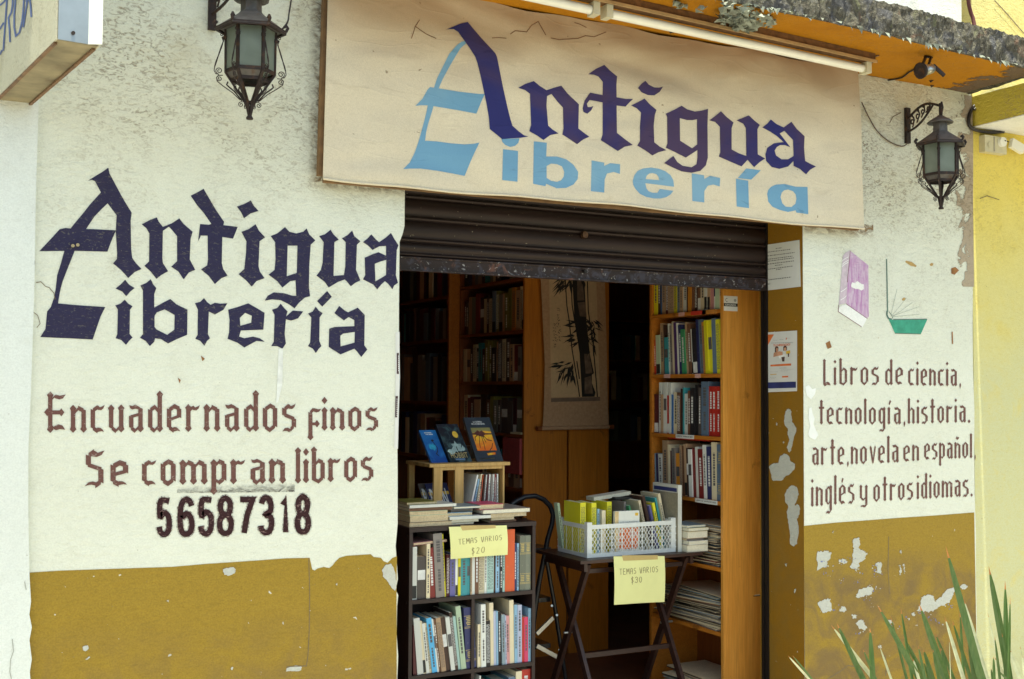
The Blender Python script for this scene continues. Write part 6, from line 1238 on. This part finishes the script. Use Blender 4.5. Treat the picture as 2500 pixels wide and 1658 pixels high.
sk = solo('census_sticker', MB().box((XB + .006, .4485, onY(1767,722,.449).z - .072), (XB + .088, .4497, onY(1767,722,.449).z)), M_paper, 'white census sticker reading CENSADO on the orange bookcase end', 'sticker', (XB + .05, .449, 1.98))
zt = onY(1767,722,.449).z; w = MB(); w.box((XB + .006, .4478, zt - .050), (XB + .088, .4486, zt - .035)); bb = part(sk, 'black_bar', w, M_blk)
tx = MB(); text(tx, 'CENSADO', (XB + .012, .4472, zt - .047), (.066, 0, 0), (0, 0, .009), .03); part(sk, 'lettering', tx, M_wprint); tx = MB(); text(tx, 'C', (XB + .014, .4478, zt - .029), (.013, 0, 0), (0, 0, .018), .01); part(sk, 'initial', tx, M_dgr)
w = MB(); w.tube([(XB + .073, .4485, zt - .020), (XB + .073, .4478, zt - .020)], .0075, 12); part(sk, 'round_seal', w, M_lgr)

# ------------------------------------------------------------------ middle bookcase with the panel and hanging scroll
XM, YM = 3.203, 1.90
mc = thing('bookcase', 'double-sided middle bookcase with orange-brown end panels, deep inside the shop', 'bookcase', (3.49, 2.3, .06))
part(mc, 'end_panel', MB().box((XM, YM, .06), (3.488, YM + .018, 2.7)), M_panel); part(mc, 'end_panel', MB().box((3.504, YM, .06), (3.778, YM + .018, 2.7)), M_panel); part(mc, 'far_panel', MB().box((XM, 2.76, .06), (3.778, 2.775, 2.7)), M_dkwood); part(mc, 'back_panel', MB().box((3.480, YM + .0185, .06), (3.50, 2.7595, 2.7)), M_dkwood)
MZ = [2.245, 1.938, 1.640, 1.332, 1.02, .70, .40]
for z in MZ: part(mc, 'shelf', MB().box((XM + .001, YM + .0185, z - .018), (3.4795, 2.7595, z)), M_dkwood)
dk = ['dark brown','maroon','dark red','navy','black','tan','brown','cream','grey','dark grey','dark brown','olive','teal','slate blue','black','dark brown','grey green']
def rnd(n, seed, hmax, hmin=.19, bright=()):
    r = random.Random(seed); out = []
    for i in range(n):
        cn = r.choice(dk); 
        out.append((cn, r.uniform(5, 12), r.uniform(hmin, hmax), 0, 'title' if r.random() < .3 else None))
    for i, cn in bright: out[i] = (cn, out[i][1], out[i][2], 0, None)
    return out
MC = 'of middle bookcase'
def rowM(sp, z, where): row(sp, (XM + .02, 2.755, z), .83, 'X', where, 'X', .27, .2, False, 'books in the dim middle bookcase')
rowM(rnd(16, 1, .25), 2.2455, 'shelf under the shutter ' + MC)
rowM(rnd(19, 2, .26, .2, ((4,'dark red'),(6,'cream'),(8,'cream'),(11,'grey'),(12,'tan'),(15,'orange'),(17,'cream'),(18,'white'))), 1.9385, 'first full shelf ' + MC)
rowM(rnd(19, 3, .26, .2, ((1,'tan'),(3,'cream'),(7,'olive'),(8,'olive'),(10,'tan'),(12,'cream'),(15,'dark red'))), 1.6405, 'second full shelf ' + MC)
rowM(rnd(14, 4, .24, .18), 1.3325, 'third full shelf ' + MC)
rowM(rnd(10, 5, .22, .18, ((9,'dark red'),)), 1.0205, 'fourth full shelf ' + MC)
t = thing('box_file', 'faded red box file at the near end of a middle bookcase shelf', 'box file', (XM - .01, 1.935, 1.3325)); part(t, 'case', MB().box((XM - .012, 1.93, 1.3325 - .23), (XM + .14, 2.14, 1.3325 - .023)), simple('faded_red_box', (.42,.07,.07), .7, 0, .2, 60))
t = thing('book', 'cream book lying flat under the third full shelf of the middle bookcase', 'book', (XM, 1.95, 1.33)); 
part(t, 'cover', MB().box((XM - .004, 1.93, 1.3325), (XM + .14, 2.06, 1.3325 + .012)), cover('cream'))
part(mc, 'divider', MB().box((XM + .002, 2.13, 1.02), (XM + .2, 2.145, 1.3135)), M_dkwood)
# hanging scroll
sc_ = thing('hanging_scroll', 'beige hanging scroll with black ink bamboo hung on the middle bookcase end', 'scroll', (3.49, 1.85, 1.37)); YS2 = 1.865
Zs2 = lambda x, y: onY(1320 + x / 3.922, 660 + y / 3.922, YS2)
clo = [(-10,-900),(0,60),(40,900),(30,1330),(20,1510),(650,1500),(640,1200),(632,700),(615,80),(600,-900)]
t = NT('aged_scroll_silk', .85); p = t.pos(); t.color(t.mix(t.mr(t.noise(p, 60, 4), .3, .7), (.42,.24,.13), (.52,.32,.19))); M_silk = t.m
cl = part(sc_, 'mount', MB().prism([Zs2(*p) for p in clo], (0, .002, 0)), M_silk)
pr = Print(Zs2, (0,-1,0), .0006); pr.poly([(75,-900),(80,60),(100,1215),(568,1210),(530,60),(525,-900)]); pr.mb.cur = 1; pr.poly([(98,1225),(568,1212),(568,1250),(100,1262)]); pr.mb.cur = 2
pr.poly([(300,-300),(300,60),(325,500),(372,800),(385,1030),(395,1212),(515,1210),(525,1170),(490,1080),(490,1000),(510,985),(470,800),(440,500),(415,60),(395,-300)]); pr.mb.cur = 3
pr.poly([(345,-200),(350,290),(420,288),(395,80),(380,-200)]); pr.poly([(352,310),(375,440),(440,450),(425,300)]); pr.poly([(415,800),(430,990),(495,985),(465,800)]); pr.poly([(420,1030),(420,1180),(500,1180),(480,1010)]); pr.mb.cur = 2
for l in ([(235,100),(250,340),(272,480),(300,760),(355,1090),(372,1212)], [(445,60),(455,390),(500,700),(530,1050),(542,1212)], [(290,80),(300,330),(325,490)], [(345,870),(370,1040)]): pr.stroke(l, 11)
r = random.Random(4)
def spray(cx, cy, n, a0, a1, l0, l1, sx=60, sy=60):
    for _ in range(n):
        x = cx + r.uniform(-sx, sx); y = cy + r.uniform(-sy, sy); a = math.radians(r.uniform(a0, a1)); l = r.uniform(l0, l1); wd_ = r.uniform(10, 19)
        dx, dy = math.cos(a), math.sin(a); pr.poly([(x, y), (x + dx*l*.35 - dy*wd_*.6, y + dy*l*.35 + dx*wd_*.6), (x + dx*l, y + dy*l), (x + dx*l*.35 + dy*wd_*.6, y + dy*l*.35 - dx*wd_*.6)])
spray(240, 90, 16, 95, 150, 80, 170, 60, 50); spray(290, 110, 8, 70, 110, 80, 140, 20, 40); spray(400, 100, 5, 60, 110, 60, 120, 30, 20); spray(440, 600, 40, 20, 160, 50, 110, 80, 90); spray(330, 520, 5, 165, 200, 80, 130, 20, 30); spray(330, 660, 6, 140, 185, 80, 150, 20, 40); spray(470, 480, 9, 0, 60, 60, 110, 60, 20); spray(480, 700, 8, 60, 110, 80, 150, 50, 40)
spray(250, 930, 22, 95, 170, 80, 150, 60, 60); spray(200, 900, 6, 150, 190, 60, 120, 40, 40); spray(300, 940, 8, 70, 110, 100, 180, 20, 40)
for x0, ys in ((170, range(360, 680, 30)), (138, range(520, 760, 30))):
    for y in ys:
        for _ in range(4): a = x0 + r.uniform(-14, 14) - (y - 360) * .0; b = y + r.uniform(-10, 10); pr.stroke([(a, b), (a + r.uniform(-14, 14), b + r.uniform(-4, 14))], 4)
part(cl, 'ink_painting', pr.mb, [simple('aged_painting_paper', (.60,.41,.24), .85, 0, .1, 50), simple('brown_silk_band', (.20,.13,.09), .8), simple('ink_black', (.012,.008,.006), .7), simple('ink_wash_grey', (.17,.11,.075), .7, 0, .5, 30)])
w = MB(); a, b = Zs2(5,1515), Zs2(652,1500); w.tube([a, b], .012, 10); ro = part(sc_, 'roller', w, M_silk); w = MB(); w.tube([a - Vector((.03, 0, 0)), a], .014, 10); w.tube([b, b + Vector((.03, 0, 0))], .014, 10); part(ro, 'roller_knob', w, M_dkwood)

# ------------------------------------------------------------------ left inner bookcase and the one at the back of the passage
XL = 2.95
lc = thing('bookcase', 'dark bookcase beyond the left door post, farthest left inside the shop', 'bookcase', (3.07, 3.3, .06))
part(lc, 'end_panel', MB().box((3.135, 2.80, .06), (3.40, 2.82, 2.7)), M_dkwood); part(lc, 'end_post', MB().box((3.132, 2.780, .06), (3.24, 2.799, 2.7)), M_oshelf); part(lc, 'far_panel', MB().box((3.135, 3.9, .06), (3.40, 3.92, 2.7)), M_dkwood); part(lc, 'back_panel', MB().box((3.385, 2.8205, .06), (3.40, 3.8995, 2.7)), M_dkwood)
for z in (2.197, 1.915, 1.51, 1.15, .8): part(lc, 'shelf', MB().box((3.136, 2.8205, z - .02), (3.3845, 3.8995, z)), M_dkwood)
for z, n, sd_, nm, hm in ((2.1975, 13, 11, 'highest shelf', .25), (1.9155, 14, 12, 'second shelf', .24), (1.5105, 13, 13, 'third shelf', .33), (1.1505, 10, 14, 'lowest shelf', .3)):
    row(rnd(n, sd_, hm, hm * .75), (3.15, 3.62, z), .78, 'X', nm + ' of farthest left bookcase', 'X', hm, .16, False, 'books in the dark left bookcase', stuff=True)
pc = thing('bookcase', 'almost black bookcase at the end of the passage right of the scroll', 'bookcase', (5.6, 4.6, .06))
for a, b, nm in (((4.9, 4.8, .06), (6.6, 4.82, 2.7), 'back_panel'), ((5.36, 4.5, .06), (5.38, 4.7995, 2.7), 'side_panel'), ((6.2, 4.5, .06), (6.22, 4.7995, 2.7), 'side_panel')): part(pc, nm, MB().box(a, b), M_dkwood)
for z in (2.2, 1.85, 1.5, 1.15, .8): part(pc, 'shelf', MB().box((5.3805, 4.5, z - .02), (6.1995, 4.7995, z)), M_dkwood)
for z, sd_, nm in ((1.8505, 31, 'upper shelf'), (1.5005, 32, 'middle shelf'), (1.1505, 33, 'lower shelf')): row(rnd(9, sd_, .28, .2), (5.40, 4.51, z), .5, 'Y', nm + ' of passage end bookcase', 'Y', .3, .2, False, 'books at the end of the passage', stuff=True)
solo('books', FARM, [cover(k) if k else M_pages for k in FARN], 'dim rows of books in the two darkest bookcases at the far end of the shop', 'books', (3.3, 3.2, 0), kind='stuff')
gb = MB(); a = onZ(1500,1655,.06); gb.box((3.15, .70, .0605), (3.44, 1.05, .10)); solo('low_step', gb, simple('grey_step_paint', (.14,.13,.13), .8), 'low grey step on the shop floor under the folding table', 'step', (3.3, .85, .06))

# ------------------------------------------------------------------ spiky plants
def plant(label, base, blades, Yt, extra=0, xr=(0,1)):
    re_ = random.Random(extra + 5)
    for _ in range(extra):
        x = re_.uniform(*xr); blades.append((x, re_.uniform(1270, 1500), x + re_.uniform(10, 120), 1568 + re_.uniform(0, 60), re_.uniform(16, 38), re_.choice((0, 0, 0, 1))))
    base = Vector((base.x, base.y, .02)); t = thing('spiky_plant', label, 'plant', base); Bp = Vector(base); r = random.Random(len(blades))
    for (tx_, ty_, bx_, by_, wpx, kind) in blades:
        Y = Yt + r.uniform(-.18, .18); f = lambda x, y: onY(1850 + x / 3.423, 1200 + y / 3.423, Y)
        tip, mid = f(tx_, ty_), f(bx_, by_); W_ = (wpx / 3.423) * (Y + 4) * 1.12 / 2847 * .62
        end = Bp + Vector((r.uniform(-.05, .05), r.uniform(-.04, .04), 0)); dr = (mid - tip); ctrl = mid + dr.normalized() * min((mid - end).length * .5, .3)
        pts = [tip + dr * s for s in (0, .09, .2, .4, .6, .8, 1.)] + [(1-s)**2 * mid + 2*s*(1-s) * ctrl + s*s * end for s in (.25, .5, .75, 1.)]
        L_ = len(pts); side0 = dr.cross((CAM - tip)).normalized(); an = r.uniform(-.5, .5); fw = (CAM - tip).normalized()
        wv = [.02, .28, .62, .88, 1., 1.05, 1.08, 1.1, 1.05, .9, .7]; vs = []
        side = (side0 * math.cos(an) + fw * math.sin(an)).normalized(); nn = side.cross(dr).normalized()
        if nn.dot(fw) < 0: nn = -nn
        for p, k in zip(pts, wv): vs += [p - side * W_ * k, p - nn * W_ * k * .55, p + side * W_ * k, p - nn * W_ * k * .30]
        fs = [(i*4+j, i*4+(j+1) % 4, (i+1)*4+(j+1) % 4, (i+1)*4+j) for i in range(L_-1) for j in range(4)]
        w = MB(); w.cur = 0; w.add(vs, fs[4:], False); w.cur = 1 if kind != 2 else 2; w.add(vs, fs[:4], False); part(t, 'leaf', w, [M_leaf if kind == 0 else M_sunleaf if kind == 1 else M_leaf, M_tip, M_tip])
    w = MB(); w.lathe([(.05, -.02), (.075, .05), (.06, .14), (.02, .2)], base, 10); part(t, 'stem', w, simple('fibrous_stem', (.16,.12,.07), .9, 0, .4, 60, .5))
plant('spiky-leaved green plant with orange leaf tips in front of the ochre base', onY(2330, 1840, -1.3), [(1570,455,1870,1568,62,0),(1715,875,1925,1568,28,1),(1000,950,1350,1568,48,0),(1195,970,1290,1568,28,0),(1350,940,1570,1568,56,0),(1560,1040,1720,1568,34,1),(1625,1075,1780,1568,30,0),(612,1115,940,1530,34,1),(660,1100,880,1568,42,0),(938,1140,962,1568,42,0),(250,1370,430,1568,18,1),(290,1370,452,1568,16,0),(1690,1000,1722,1568,26,0),(1110,1040,1245,1568,22,0),(1215,1210,1400,1568,38,0),(1385,1320,1462,1568,38,0),(1340,1290,1400,1568,24,0),(1455,1290,1560,1568,32,0),(880,1320,985,1568,24,0),(1760,1200,1812,1568,42,0),(1600,1230,1612,1568,6,1),(1480,1180,1640,1568,26,0),(1820,1330,1900,1568,26,0),(1300,1400,1345,1568,26,1)], -1.3, 7, (1000, 1800))
plant('taller spiky-leaved plant at the lower right corner in front of the yellow wall', onY(2478, 1840, -1.2), [(1930,625,2075,1400,58,0),(2067,745,2082,1568,46,0),(2110,880,2095,1568,26,0),(1918,1000,2045,1568,14,1),(1970,1380,1976,1568,24,0),(1980,1210,2024,1568,22,0),(2105,1320,2205,1568,56,1),(2215,1370,2228,1568,20,1),(2040,1180,2110,1568,22,0),(2165,1450,2215,1568,26,0),(1950,1480,1960,1568,16,0),(2240,1100,2300,1568,40,0)], -1.2, 4, (1950, 2220))
